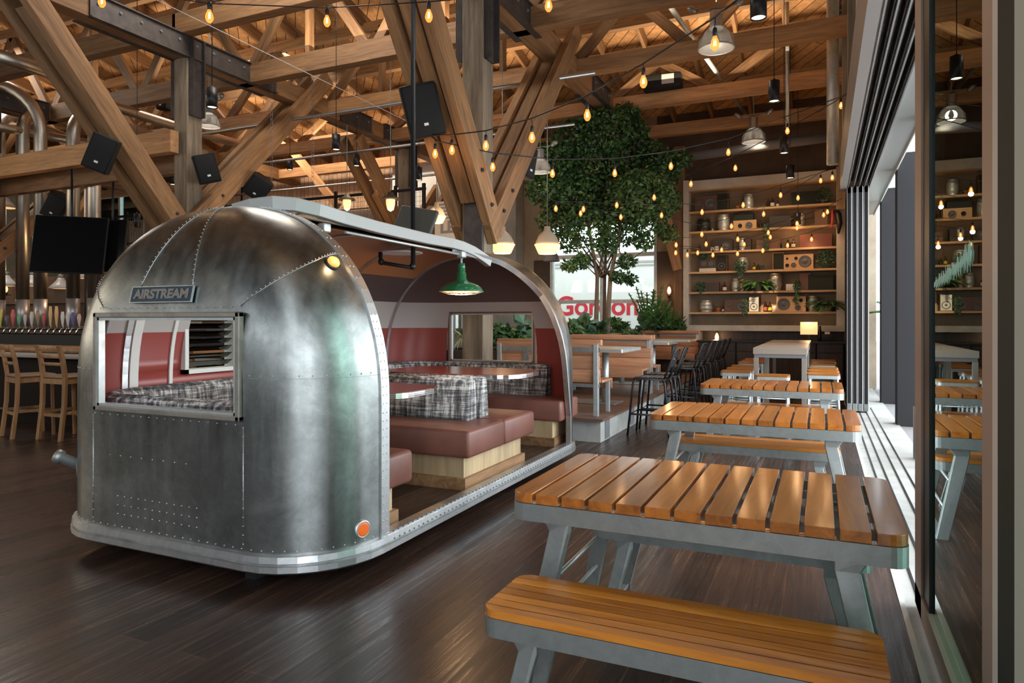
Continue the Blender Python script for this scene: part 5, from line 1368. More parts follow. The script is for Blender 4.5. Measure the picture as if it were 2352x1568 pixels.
# ================================================================== the bar on the left
M['barfront'] = plain('bar_front', (.012, .008, .006), .7); M['barfront'].node_tree.nodes['Principled BSDF'].inputs['Specular IOR Level'].default_value = .1
t = thing('bar_counter', 'long bar counter with pale wooden top behind the bar chairs', 'counter', (-10.5, 6.4, 0))
obj('top', MB().rbox(-16, -5.4, 6.02, 6.75, 1.04, 1.11, .02), M['barwood'], t, world=True)
obj('edge_moulding', MB().rbox(-16, -6.6, 6.06, 6.10, .96, 1.04, .01), plain('pale_edge', (.34, .30, .26), .4), t, world=True)
obj('front_panel', MB().bb(-16, -5.4, 6.22, 6.30, 0, 1.04), M['barfront'], t, world=True)
obj('foot_rail', MB().tube([(-16, 6.05, .2), (-6.6, 6.05, .2)], .02, 8), M['steel_brown'], t, world=True)
def bar_chair(label, loc, rz):
    t = thing('bar_chair', label, 'chair', loc, rz, 'wooden bar chairs'); mt = M['barwood']; w = .21
    for sx in (-1, 1):
        mb = MB(); mb.loft([[(sx*w-.028, y-.018, z), (sx*w+.028, y-.018, z), (sx*w+.028, y+.024, z), (sx*w-.028, y+.024, z)] for y, z in ((-.25, 0), (-.20, .45), (-.19, .78), (-.22, 1.0), (-.27, 1.19))], True, True, False)
        obj('rear_leg', mb, mt, t, bevel=.004)
        obj('front_leg', MB().bar((sx*(w-.01), .21, 0), (sx*(w-.01), .19, .76), .036, .036), mt, t, bevel=.004)
        obj('side_rail', MB().bar((sx*w, -.2, .34), (sx*w, .2, .34), .022, .035), mt, t); obj('side_apron', MB().bar((sx*w, -.2, .73), (sx*w, .19, .74), .022, .06), mt, t)
    for z, h, y in ((1.155, .06, -.262), (1.05, .05, -.238), (.95, .04, -.217)): obj('back_slat', MB().rbox(-w, w, y-.008, y+.012, z-h/2, z+h/2, .006), mt, t)
    obj('foot_rail', MB().bb(-w, w, -.215, -.195, .29, .33), mt, t); obj('foot_rail', MB().bb(-w, w, .19, .21, .25, .29), mt, t); obj('rear_apron', MB().bb(-w, w, -.205, -.185, .70, .765), mt, t)
    obj('seat', MB().rbox(-.235, .235, -.2, .24, .765, .805, .018), plain('tan_seat', (.20, .12, .07), .5), t); return t
bc = bar_chair('oak bar chair cut off by the left picture edge', (-9.42, 5.52, 0), -.25)
dup(bc, 'oak bar chair standing just left of the trailer', (-8.78, 5.62, 0), .02)
dup(bc, 'oak bar chair hidden behind the trailer, seen through its louvre window', (-6.5, 5.6, 0), 0)
# tap tower
TZ = 1.36; TYY = 7.3
t = thing('tap_tower', 'long beer tap tower with a row of chrome spouts', 'tap tower', (-10.5, TYY, 1.11))
obj('back_bar', MB().bb(-16, -8.1, TYY-.1, TYY+.35, .0, TZ-.1), M['blackplastic'], t, world=True)
obj('manifold', MB().tube([(-16, TYY-.12, TZ-.0), (-8.1, TYY-.12, TZ-.0)], .022, 8).bb(-16, -8.1, TYY-.1, TYY+.35, TZ-.05, TZ+.03), M['steel_brown'], t, world=True)
hc = [(.55, .5, .1), (.1, .1, .1), (.5, .1, .12), (.12, .35, .2), (.5, .4, .4), (.55, .5, .45), (.3, .2, .1), (.45, .08, .08), (.6, .42, .2), (.6, .38, .15), (.65, .62, .6), (.6, .6, .62), (.12, .1, .25), (.5, .35, .3)]
taps = [5, 20, 34, 48, 62, 77, 91, 105, 120, 134, 148, 160, 172, 186]
for i, px in enumerate(taps):
    q = PY(px, 762, TYY-.14); x = q.x; rr = random.Random(i)
    h = thing('beer_tap', 'beer tap number %d from the left with %s handle' % (i+1, ['olive', 'black', 'dark red', 'green', 'pinkish white', 'pale', 'brown', 'red', 'tall tan', 'tall orange', 'white', 'white round-topped', 'dark blue', 'salmon'][i]), 'beer tap', (x, TYY-.14, TZ), 0, 'beer taps')
    obj('faucet', MB().tube([(0, .03, 0), (0, -.05, 0), (0, -.07, -.03), (0, -.085, -.10)], .013, 8), M['chrome'], h)
    hh = rr.uniform(.14, .26) if i not in (8, 9) else .30
    obj('tap_handle', MB().tube([(0, -.02, .02), (0, -.03, .07), (0, -.03, .09+hh*.5), (0, -.03, .07+hh)], [.008, .014, .026+.01*rr.random(), .02], 8), plain('handle%d' % i, hc[i], .4), h)
tag(obj('back_bar_wall', MB().bb(-20, -8.6, 10.4, 10.55, 0, 2.55).bb(-20, -8.6, 10.3, 10.4, 1.9, 1.94), M['brownwall']), 'dark back-bar partition behind the taps', 'partition')
tag(obj('liquor_shelf', MB().bb(-19, -9, 9.9, 10.25, 1.02, 1.06).bb(-19, -9, 9.9, 10.25, .0, 1.0), M['black']), 'black back-bar cabinet behind the taps', 'cabinet')
# big steel pipes
def elbow_pipe(px, zt, r, to, label, y=8.6, sleeve=True, rad=.5):
    q = PY(px, 700, y); x = q.x; z0 = 1.36
    t = thing('steel_pipe', label, 'pipe', (x, y, 1.3), 0, 'thick steel pipes over the bar')
    d = Vector((to[0]-x, to[1]-y, 0)); d.normalize(); e = Vector(to)
    pts = [Vector((x, y, 1.9 if sleeve else z0)), Vector((x, y, zt-rad))]
    for k in range(1, 9):
        a = PI/2*k/8; pts.append(Vector((x, y, zt-rad))+d*(rad*(1-math.cos(a)))+Vector((0, 0, rad*math.sin(a))))
    pts.append(e)
    obj('pipe_run', MB().tube(pts, r, 18), M['pipe'], t, world=True)
    if sleeve: obj('pale_sleeve', MB().tube([(x, y, z0), (x, y, 1.92)], r*1.02, 18), M['pipe_pale'], t, world=True, label='pale grey lower sleeve')
    return t
elbow_pipe(-3, 5.9, .118, (-18, 14, 5.8), 'thick steel pipe cut by the left picture edge')
elbow_pipe(52, 5.85, .118, tuple(PD(330, 312, 19)), 'thick steel pipe, second from the left edge, bending right')
elbow_pipe(93, 6.2, .118, tuple(PD(-60, 195, 13.5)), 'thick steel pipe bending back over to the left', rad=.9)
elbow_pipe(168, 5.6, .118, tuple(PD(420, 332, 18)), 'thick steel pipe passing behind the television')
elbow_pipe(216, 5.3, .118, tuple(PD(330, 330, 17)), 'rightmost thick steel pipe behind the television')
elbow_pipe(197, 4.7, .03, tuple(PD(260, 340, 17)), 'thin steel pipe between the two thick right ones', sleeve=False, rad=.2)
tag(obj('ceiling_pipe', MB().tube([PD(-20, 125, 9.6), PD(60, 148, 10), PD(110, 165, 10.4), PD(150, 193, 11), PD(200, 222, 11.8), PD(250, 240, 12.6), PD(410, 292, 15), PD(575, 338, 17.5)], .10, 16), M['pipe']), 'thick curved steel pipe crossing behind the left V brace', 'pipe')
tag(obj('ceiling_pipe', MB().tube([PD(-20, 288, 13), PD(210, 330, 17)], .09, 14), M['pipe']), 'thick straight steel pipe sloping behind the left post', 'pipe')
def tv(label, px0, px1, py0, py1, y, roll, yaw):
    a = PY((px0+px1)/2, (py0+py1)/2, y); d = (-a.x*SA+a.y*CA); w = (px1-px0)*d/FOC; h = (py1-py0)*d/FOC
    t = thing('television', label, 'television', a, yaw); R1 = Euler((math.radians(-8), roll, 0))
    o1 = obj('case', MB().rbox(-w/2, w/2, -.02, .03, -h/2, h/2, .012), M['blackplastic'], t); o1.rotation_euler = R1; o2 = obj('screen', MB().bb(-w/2+.015, w/2-.015, -.024, -.02, -h/2+.015, h/2-.015), M['screen'], t); o2.rotation_euler = R1
    obj('ceiling_mount', MB().tube([(0, .06, 0), (0, .08, 4.26-a.z)], .02, 8).bb(-.15, .15, .03, .07, -.1, .1), M['black'], t); return t
tv('large dark television screen tilted forward above the bar', 80, 240, 495, 629, 7.8, math.radians(2), YAW+.1)
tv('dark television partly hidden behind the larger one', 215, 291, 503, 625, 8.26, 0, YAW-.1)
def dome(label, px, py, d, r, m=None, lit=True):
    q = PD(px, py, d); t = thing('dome_pendant', label, 'lamp', q, 0, 'white dome pendants over the bar')
    obj('shade', MB().lathe([(.05, r*1.0), (.07, r*.95), (.09, r*.75), (r*.7, r*.35), (r, 0), (r*.97, .0), (r*.65, r*.32), (.05, r*.7)], seg=28, caps=False), m or plain('white_enamel%d' % px, (.55, .54, .54), .3), t)
    obj('cap', MB().lathe([(.06, r*.95), (.065, r*1.25), (.03, r*1.3)], seg=14), M['galv'], t)
    obj('chain', MB().tube([(0, 0, r*1.3), (0, 0, r*1.3+1.6)], .008, 6), M['galv'], t)
    if lit: obj('lamp_glass', MB().lathe([(r*.9, .012), (r*.5, -.0), (.001, -.005)], seg=20), M['glow_soft'], t)
    return t
for i, (px, py) in enumerate(((14, 657), (75, 657), (140, 663), (202, 640), (330, 655))):
    dome(['white dome pendant at the left picture edge', 'white dome pendant between the second and third steel pipes', 'white dome pendant under the large television', 'white dome pendant just left of the trailer', 'white dome pendant hidden behind the trailer top'][i], px, py, 15.8, .26)
dome('bright glass dome lamp high at the left picture edge', 12, 478, 15, .24, M['bay_glass'])
for i, (x, y, z, p_) in enumerate([(-11, 9.2, 2.3, 30), (-14, 9.2, 2.3, 30), (-17.5, 9.4, 2.4, 30)]): point((x, y, z), p_*.5)
q = PY(13, 672, 10.2); candle_sconce((q.x, 10.2, q.z), 'lit wall lamp on the back-bar partition left of the pipes', 3)
# ================================================================== indoor tree and planting
tc = PD(1392, 700, 14.3); tx, ty = tc.x, tc.y
tree = thing('indoor_tree', 'tall slim-trunked indoor tree with dark green crown before the large window', 'tree', (tx, ty, 1.05))
def trunk(px0, px1, px2, label, r=.055, top=3.0, dy=0):
    a = PD(px0, 735, 14.3); b_ = PD(px1, 640, 14.3); c = PD(px2, 540, 14.3)
    pts = [Vector((a.x, a.y+dy, 1.05)), Vector((a.x*.7+b_.x*.3, a.y+dy, 1.6)), Vector((b_.x, b_.y+dy, 2.4)), Vector((c.x, c.y+dy, 3.4)), Vector((c.x*1.0+.1*(px2-1390)/60, c.y+dy, 4.5))]
    obj('trunk', MB().tube(pts, [r, r*.9, r*.75, r*.5, r*.2], 8), M['bark'], tree, world=True); return pts
T1 = trunk(1369, 1372, 1352, 'left'); T2 = trunk(1380, 1381, 1386, 'm', .045, dy=.25); T3 = trunk(1395, 1402, 1425, 'right', .06)
rr = random.Random(21); br = MB(); cl = []
blobs = [(1390, 300, .55), (1320, 320, .5), (1290, 370, .55), (1360, 380, .7), (1440, 370, .7), (1500, 400, .55), (1530, 380, .35), (1265, 430, .5), (1320, 450, .65), (1400, 450, .7), (1470, 450, .65), (1520, 460, .4),
         (1290, 500, .5), (1350, 520, .55), (1430, 520, .5), (1485, 505, .42), (1305, 552, .30), (1335, 600, .20), (1440, 600, .18), (1420, 635, .15), (1445, 640, .13), (1308, 608, .15), (1250, 400, .3), (1440, 260, .26), (1455, 300, .3), (1495, 350, .3), (1565, 365, .2), (1250, 345, .2), (1535, 535, .2), (1478, 555, .2), (1395, 565, .22), (1370, 280, .3)]
mbl = MB()
for i, (px, py, r) in enumerate(blobs):
    dd = 14.3+rr.uniform(-.75, .75)*min(1, r*1.6); c = PD(px, py, dd)
    n = int((4600 if py < 480 else 2500)*r*r+100); q = leaves(n, c, (r*1.05, r*1.05, r*.85), .105, 100+i); mbl.add(q.v, q.f)
    base = rr.choice([T1, T2, T3]); s = base[rr.choice([2, 3])] if py > 380 else base[3]
    m_ = (s+c)/2+Vector((rr.uniform(-.1, .1), 0, -.12)); br.tube([s, m_, c], [.022, .014, .006], 5)
obj('branches', br, M['bark'], tree, world=True); fo = obj('leaves', mbl, M['leaf'], tree, world=True, fix=False)
def bed_plant(kind, px, y, h, label, seed, x=None):
    q = PY(px, 745, y); X = q.x if x is None else x
    if x is not None: y = 16.5+.0008*(px-1480)
    loc = (X, y, 1.10)
    if kind == 'fern': return plant('bed_fern', label, loc, blades(30, (0, 0, 0), h*1.2, h*.22, seed, up=1.1, leaflets=1), M['leaf2'])
    if kind == 'bush': return plant('leafy_shrub', label, loc, leaves(320, (0, 0, h*.5), (h*.75, h*.55, h*.5), h*.42, seed), M['leaf'])
    if kind == 'spike': return plant('spiky_plant', label, loc, blades(46, (0, 0, 0), h*1.4, .045, seed, up=1.2, droop=.9), M['leaf2'])
    if kind == 'zz': return plant('upright_leafy_plant', label, loc, blades(20, (0, 0, 0), h*1.15, h*.22, seed, up=2.6, droop=.35, leaflets=1), M['leaf2'])
    if kind == 'broad': return plant('broad_leaf_plant', label, loc, leaves(46, (0, 0, h*.55), (h*.7, h*.6, h*.45), h*.95, seed, fold=.1), M['leaf3'])
for i, (k, px, y, h, lb) in enumerate([('bush', 1150, 9.6, .34, 'leafy shrub at the near end of the plant bed'), ('fern', 1178, 10.2, .4, 'fern seen through the far trailer window'), ('broad', 1205, 10.8, .42, 'broad leaf plant just left of the trailer edge'),
        ('bush', 1305, 11.6, .34, 'low leafy shrub just right of the trailer edge'), ('fern', 1328, 12.6, .36, 'fern left of the tree trunks'), ('broad', 1345, 13.4, .45, 'broad leaf plant left of the tree trunks'),
        ('spike', 1375, 13.3, .36, 'grassy plant at the foot of the tree trunks'), ('bush', 1408, 14.9, .42, 'dark shrub right behind the tree trunks'), ('fern', 1425, 14.6, .42, 'fern right of the tree trunks'),
        ('spike', 1455, 15.2, .4, 'grassy plant beside the tall leafy group'), ('broad', 1500, 15.4, .42, 'broad leaf plant of the tall group by the corner post'), ('zz', 1492, 15.8, 1.05, 'upright plant rising highest in the corner group'),
        ('bush', 1515, 15.9, .5, 'dark shrub in the corner group'), ('zz', 1538, 16.1, .85, 'upright bright plant beside the wall sconce'), ('bush', 1545, 16.3, .40, 'low shrub at the right end of the plant bed')]):
    bed_plant(k, px, y, h, lb, 40+i, None if px < 1480 else PY(px, 745, 16.55).x)
q = PY(1070, 800, 8.68)
plant('spider_plant', 'spider plant with arching striped leaves in the black planter', (q.x, 8.68, 1.2), blades(60, (0, 0, 0), .52, .03, 77, up=1.5, droop=1.3), leafm('spider_leaves', (.06, .16, .05), (.38, .45, .28)))
t = plant('palm', 'green palm fronds reaching in from the terrace', (1.45, 16.1, 0), MB(), M['leaf2'])
bpy.data.objects.remove(t.children[0])
obj('foliage', blades(16, (0, 0, 1.5), .8, .30, 15, up=1.3, droop=.9, leaflets=1), M['leaf2'], t, fix=False)
obj('trunk', MB().tube([(0, 0, .4), (.02, 0, 1.55)], .05, 8), M['bark'], t); obj('pot', MB().lathe([(.2, -.02), (.27, .45), (.25, .45), (.2, .4), (.001, .4)], seg=18), M['black'], t)
t = thing('terrace_stool', 'black folding stand on the terrace between the columns', 'stool', (1.35, 14.2, -.02))
obj('frame', MB().tube([(-.12, 0, 0), (.05, 0, .85)], .016, 6).tube([(.10, .1, 0), (-.02, 0, .85)], .016, 6).tube([(.1, -.2, 0), (0, 0, .9)], .016, 6), M['black'], t)

# ================================================================== loudspeakers
def wspk(label, px, py, d, w, h, yaw, pitch, roll=0, name='loudspeaker'):
    c = PD(px, py, d); t = thing(name, label, 'speaker', c, 0, 'black loudspeakers'); t.rotation_euler = Euler((pitch, roll, yaw), 'XYZ')
    dep = w*.85
    mb = MB(); poly = [(-w/2, -dep/2), (w/2, -dep/2), (w/2, dep*.05), (w*.28, dep/2), (-w*.28, dep/2), (-w/2, dep*.05)]
    mb.prism(poly, 'z', -h/2, h/2); obj('cabinet', mb, M['blackplastic'], t, bevel=.015)
    obj('grille', MB().rbox(-w/2+.015, w/2-.015, -dep/2-.02, -dep/2+.005, -h/2+.015, h/2-.015, .02), plain('grille_'+label[:12], (.006, .0062, .0065), .85), t)
    obj('badge', MB().bb(-.025, .025, -dep/2-.024, -dep/2-.02, -h*.28, -h*.28+.03), M['white'], t, label='small pale badge')
    obj('bracket', MB().tube([(0, dep*.4, 0), (0, dep*.4+.22, 0), (.0, dep*.4+.26, .0)], .02, 8).bb(-.06, .06, dep*.4+.25, dep*.4+.27, -.08, .08), M['black'], t)
    return t
R_ = math.radians
wspk('black loudspeaker on the nearer arm of the left V brace', 236, 353, 9.6, .34, .50, R_(45), R_(12), R_(22))
wspk('black loudspeaker mounted on the left timber post', 474, 388, 11.1, .34, .46, R_(50), R_(8), R_(-16))
wspk('black loudspeaker hung below the far arm of the left V brace', 592, 428, 12.2, .38, .40, R_(60), R_(30), R_(30))
wspk('black loudspeaker behind the steel pipes above the television', 131, 472, 13.5, .36, .50, R_(50), R_(25), R_(28))
wspk('large black loudspeaker on the near arm of the right V brace', 970, 256, 8.0, .42, .60, R_(32), R_(14), R_(-14))
wspk('black loudspeaker seen edge-on right of the right V brace', 1209, 375, 10.2, .22, .46, R_(75), R_(4), R_(8))
wspk('small black loudspeaker deep in the roof left of the tall post', 378, 238, 15, .26, .28, R_(10), 0)
c = PY(1520, 200, 13.6)
t = thing('projector_box', 'black rounded box with a pale blurred patch lying on a roof beam', 'box', (c.x, 13.7, ZB+.14)); t.rotation_euler = (0, R_(0), .08)
obj('housing', MB().rbox(-.38, .38, -.2, .2, 0, .30, .05), M['blackplastic'], t); obj('pale_sticker', MB().rbox(.0, .24, -.206, -.198, .07, .26, .003), plain('sticker', (.55, .52, .50), .6), t, label='pale blurred sticker')
# ================================================================== cylinder pendants
def cyl(label, px, pyb, d, w, h, cable_top=None, strength=True):
    c = PD(px, pyb, d); x, y, z = c; r = w/2
    t = thing('cylinder_pendant', label, 'lamp', (x, y, z), 0, 'black cylinder pendants')
    obj('housing', MB().lathe([(r*.86, .0), (r, .0), (r, h), (r*.3, h), (r*.25, h+.03), (.001, h+.03)], seg=22, caps=False), M['black'], t)
    obj('lamp_disc', MB().lathe([(r*.84, .012), (.001, .012)], seg=18, caps=False), M['disc'], t, label='glowing downlight disc')
    obj('cable', MB().tube([(0, 0, h), (0, 0, roofz(y)-z)], .006, 5), M['black'], t)
    spot((x, y, z-.01), (x, y, 0), 22*(d/10)**0, (1, .76, .48), 70, .6, .03)
for a in [('black cylinder pendant in front of the left timber post', 487, 247, 9.3, .145, .26), ('black cylinder pendant over the near end of the trailer roof', 772, 344, 11.2, .135, .25),
          ('large black cylinder pendant cut by the top edge over the picnic tables', 1742, 42, 6.4, .15, .28), ('black cylinder pendant second nearest over the picnic tables', 1778, 233, 9.4, .15, .28),
          ('black cylinder pendant beside two overlapping bulbs at the right', 1801, 352, 11.6, .145, .27), ('black cylinder pendant just above the shelf unit', 1815, 409, 13.0, .15, .24),
          ('black cylinder pendant low in front of the second shelf', 1833, 515, 14.6, .12, .24), ('small black cylinder pendant behind the hanging pole', 962, 414, 13.3, .13, .25),
          ('small black cylinder pendant among the far roof pipes', 819, 381, 15, .14, .24), ('tiny black cylinder pendant left of the long conduit', 666, 390, 16, .13, .2),
          ('black cylinder pendant above the right television', 315, 522, 13, .12, .26), ('small black cylinder pendant left of the tall post', 397, 424, 15, .14, .24)]: cyl(*a)
# high bay lamps with prismatic domes
def bay(label, px, py_rim, d, w, arms=True):
    c = PD(px, py_rim, d); r = w/2; x, y, z = c
    t = thing('high_bay_lamp', label, 'lamp', c, 0, 'high bay lamps')
    obj('dome', MB().lathe([(r, 0), (r*.97, r*.1), (r*.86, r*.5), (r*.66, r*.95), (r*.40, r*1.2), (r*.36, r*1.2), (r*.62, r*.93), (r*.82, r*.48), (r*.92, r*.1), (r*.95, 0)], seg=30, caps=False), M['bay_glass'], t)
    obj('rim_ring', MB().tube([(r*math.cos(k*PI/14), r*math.sin(k*PI/14), 0) for k in range(28)], .012, 6, closed=True), M['galv_light'], t)
    obj('housing', MB().lathe([(r*.40, r*1.15), (r*.42, r*1.2), (r*.36, r*1.3), (r*.36, r*2.1), (r*.30, r*2.15), (.001, r*2.15)], seg=20), M['galv_light'], t)
    obj('lamp_tube', MB().lathe([(.03, r*.3), (.05, r*.5), (.03, r*.9)], seg=10), M['white'], t)
    obj('hanger', MB().tube([(0, 0, r*2.1), (0, 0, max(r*2.2, roofz(y)-z))], .010, 6), M['galv'], t)
    cg = MB()
    for s in (-1, 1): cg.tube([(s*r, 0, 0), (s*r*.95, 0, r*.55), (s*r*.45, 0, r*1.3)], .006, 5)
    obj('cage', cg, M['galv'], t)
    if arms:
        for s in (-1, 1):
            o = obj('spot_arm', MB().tube([(0, 0, r*2.35), (s*r*.8, 0, r*2.3), (s*r*1.1, 0, r*2.42)], .014, 6), M['galv'], t)
            obj('spot_head', MB().lathe([(.035, 0), (.05, .1), (.03, .15)], (s*r*1.1, 0, r*2.35), 12, M=Matrix.Rotation(s*R_(60), 3, 'Y')), M['galv'], o)
    return c
for a in [('high bay lamp with clear ribbed dome nearest over the tables', 1645, 112, 10.2, .52), ('grey high bay lamp with two side spots over the tables', 1731, 326, 14.5, .48), ('high bay lamp partly hidden behind the tree top', 1241, 395, 13.5, .42),
          ('high bay lamp beside the left timber post', 480, 290, 12.6, .40)]:
    c = bay(*a); point((c.x, c.y, c.z+.12), 9, (1, .86, .68), .1)
# cream factory pendants with lit lower glass
def factory(label, px, py, d, w):
    c = PD(px, py, d); r = w/2; t = thing('factory_pendant', label, 'lamp', c, 0, 'cream factory pendants')
    obj('shade', MB().lathe([(r, .17*r/.2), (r*.99, r*.95), (r*.72, r*1.55), (r*.4, r*1.85), (r*.28, r*1.95), (r*.26, r*2.3), (.001, r*2.35)], seg=28), M['cream'], t)
    obj('lit_glass', MB().lathe([(r*.72, 0), (r*.80, .03), (r*1.02, r*.62), (r*1.1, r*.78), (r*.98, r*.8)], seg=28), M['glow'], t, label='glowing warm lower glass')
    obj('hanger', MB().tube([(0, 0, r*2.3), (0, 0, roofz(c.y)-c.z)], .010, 6), M['galv'], t); point((c.x, c.y, c.z-.12), 16)
factory('cream factory pendant half hidden by the right timber post', 1154, 582, 12.6, .43); factory('cream factory pendant left of the tree', 1257, 583, 13.2, .46)
factory('cream factory pendant behind the roof hatch', 1003, 512, 13.5, .34)
c = PD(1267, 600, 15.5); t = thing('dome_pendant', 'dark glass dome pendant behind the cream one left of the tree', 'lamp', c); obj('shade', MB().lathe([(.19, 0), (.17, .1), (.1, .2), (.03, .24)], seg=24, caps=False), M['dgrey'], t)
obj('hanger', MB().tube([(0, 0, .24), (0, 0, roofz(c.y)-c.z)], .008, 6), M['galv'], t)
# ================================================================== mezzanine
MZ = 3.72
t = thing('mezzanine_railing', 'black mesh railing along the far mezzanine above the trailer', 'railing', (-12.5, 13.9, MZ))
obj('top_rail', MB().bar((-19.5, 13.9, 4.62), (-8.55, 13.9, 4.62), .05, .06), M['black'], t, world=True)
obj('bottom_rail', MB().bar((-19.5, 13.9, MZ+.08), (-8.55, 13.9, MZ+.08), .04, .04), M['black'], t, world=True)
for x in (-19, -17, -15, -13.1, -11.2, -9.4, -8.6): obj('rail_post', MB().bb(x-.035, x+.035, 13.87, 13.93, MZ, 4.75), M['black'], t, world=True)
mb = MB()
for k in range(100): mb.bb(-19.4+k*.108, -19.394+k*.108, 13.897, 13.903, MZ+.1, 4.6)
for k in range(8): mb.bb(-19.4, -8.6, 13.896, 13.904, MZ+.18+k*.108, MZ+.186+k*.108)
obj('wire_mesh', mb, M['dgrey'], t, world=True)
st('mezzanine_floor', MB().bb(-20.5, -8.5, 13.8, YB, MZ-.3, MZ), M['timber'], 'mezzanine deck at the far side')
for i, x in enumerate((-19, -15.5, -12, -8.7)):
    tag(obj('mezzanine_post', MB().bb(x-.1, x+.1, 13.95, 14.15, 0, MZ-.3), M['timber']), 'timber support under the mezzanine, %s from the left' % ords[i], 'post')
t = thing('mezzanine_sofa', 'dark sofa back standing behind the mezzanine railing', 'sofa', (-12.2, 15.2, MZ))
obj('back', MB().rbox(-13.0, -11.0, 15.3, 15.5, MZ, MZ+.8, .05), M['brownwall'], t, world=True); obj('seat', MB().rbox(-13.0, -11.0, 14.7, 15.3, MZ, MZ+.42, .05), M['brownwall'], t, world=True)
def caged(label, px, py, d):
    c = PD(px, py, d); t = thing('barn_lantern', label, 'lamp', c, 0, 'small barn lanterns')
    obj('hood', MB().lathe([(.19, .10), (.17, .13), (.07, .19), (.05, .24), (.001, .25)], seg=22), M['steel_brown'], t); obj('glass_jar', MB().lathe([(.09, .10), (.085, .0), (.06, -.10), (.001, -.13)], seg=18), M['glow'], t)
    obj('chain', MB().tube([(0, 0, .25), (0, 0, roofz(c.y)-c.z)], .008, 5), M['galv'], t); point((c.x, c.y, c.z-.15), 14)
for a in (('small barn lantern hanging in front of the mesh railing', 897, 470, 13.4), ('small barn lantern between the hatch and the right post', 1044, 465, 13.2), ('small barn lantern above the near end of the trailer', 797, 470, 15.0)): caged(*a)
# sign board seen between hatch and post
c = PY(1037, 500, 13.0); t = thing('sign_board', 'grey striped sign board with large letters LES between the hatch and the right post', 'sign', (c.x, 13.0, 0))
obj('board', MB().bb(c.x-.42, c.x+.42, 13.0, 13.04, 2.8, 4.1), plain('sign_face', (.45, .42, .38), .6), t, world=True)
mb = MB()
for k in range(5): mb.bb(c.x-.40, c.x+.42, 12.975, 13.0, 3.72+k*.075, 3.745+k*.075)
obj('stripes', mb, M['dgrey'], t, world=True); text_obj('lettering', 'LES', .36, frameM((c.x-.02, 12.99, 3.52), (0, -1, 0)), M['dgrey'], t, .004, bold=.012)
obj('support', MB().bb(c.x-.38, c.x-.32, 13.05, 13.1, 0, 4.0).bb(c.x+.32, c.x+.38, 13.05, 13.1, 0, 4.0), M['black'], t, world=True)
# ================================================================== string lights
def bulb(px, py, d, label, drop=.09):
    c = PD(px, py, d); t = thing('string_bulb', label, 'light bulb', c, 0, 'string light bulbs')
    if not hasattr(bulb, 'me'):
        bulb.me = (MB().lathe([(.001, -.058), (.016, -.052), (.029, -.032), (.033, -.010), (.028, .014), (.017, .040), (.013, .055)], seg=14).mesh('glass'),
                   MB().lathe([(.014, .05), (.017, .055), (.018, .10), (.012, .115)], seg=10).mesh('socket'),
                   MB().tube([(-.009, 0, -.02), (-.006, 0, .03), (0, 0, -.02), (.006, 0, .03), (.009, 0, -.02)], .003, 4).mesh('filament'))
        for me, mm in zip(bulb.me, (M['bulbglass'], M['black'], M['filament'])): me.materials.append(mm)
    for nm, me in zip(('glass', 'socket', 'filament'), bulb.me):
        o = bpy.data.objects.new(nm, me); COL.objects.link(o); o.parent = t
    bulb.last = t
    return c
m, nt, b = mat('amber_bulb_glass'); out = nt.nodes['Material Output']; trn = N(nt, 'ShaderNodeBsdfTransparent'); trn.inputs[0].default_value = (1, .72, .42, 1)
em = N(nt, 'ShaderNodeEmission'); em.inputs[0].default_value = (1, .30, .06, 1); em.inputs[1].default_value = 2.2; mx = N(nt, 'ShaderNodeMixShader'); lw_ = N(nt, 'ShaderNodeLayerWeight'); lw_.inputs[0].default_value = .35
nt.nodes.remove(b); nt.links.new(lw_.outputs['Facing'], mx.inputs[0]); mx.inputs[0].default_value = .5; nt.links.new(trn.outputs[0], mx.inputs[1]); nt.links.new(em.outputs[0], mx.inputs[2]); nt.links.new(mx.outputs[0], out.inputs[0]); m.cycles.emission_sampling = 'NONE'
for l in list(nt.links):
    if l.to_node == mx and l.to_socket == mx.inputs[0]: nt.links.remove(l)
mx.inputs[0].default_value = .5; M['bulbglass'] = m
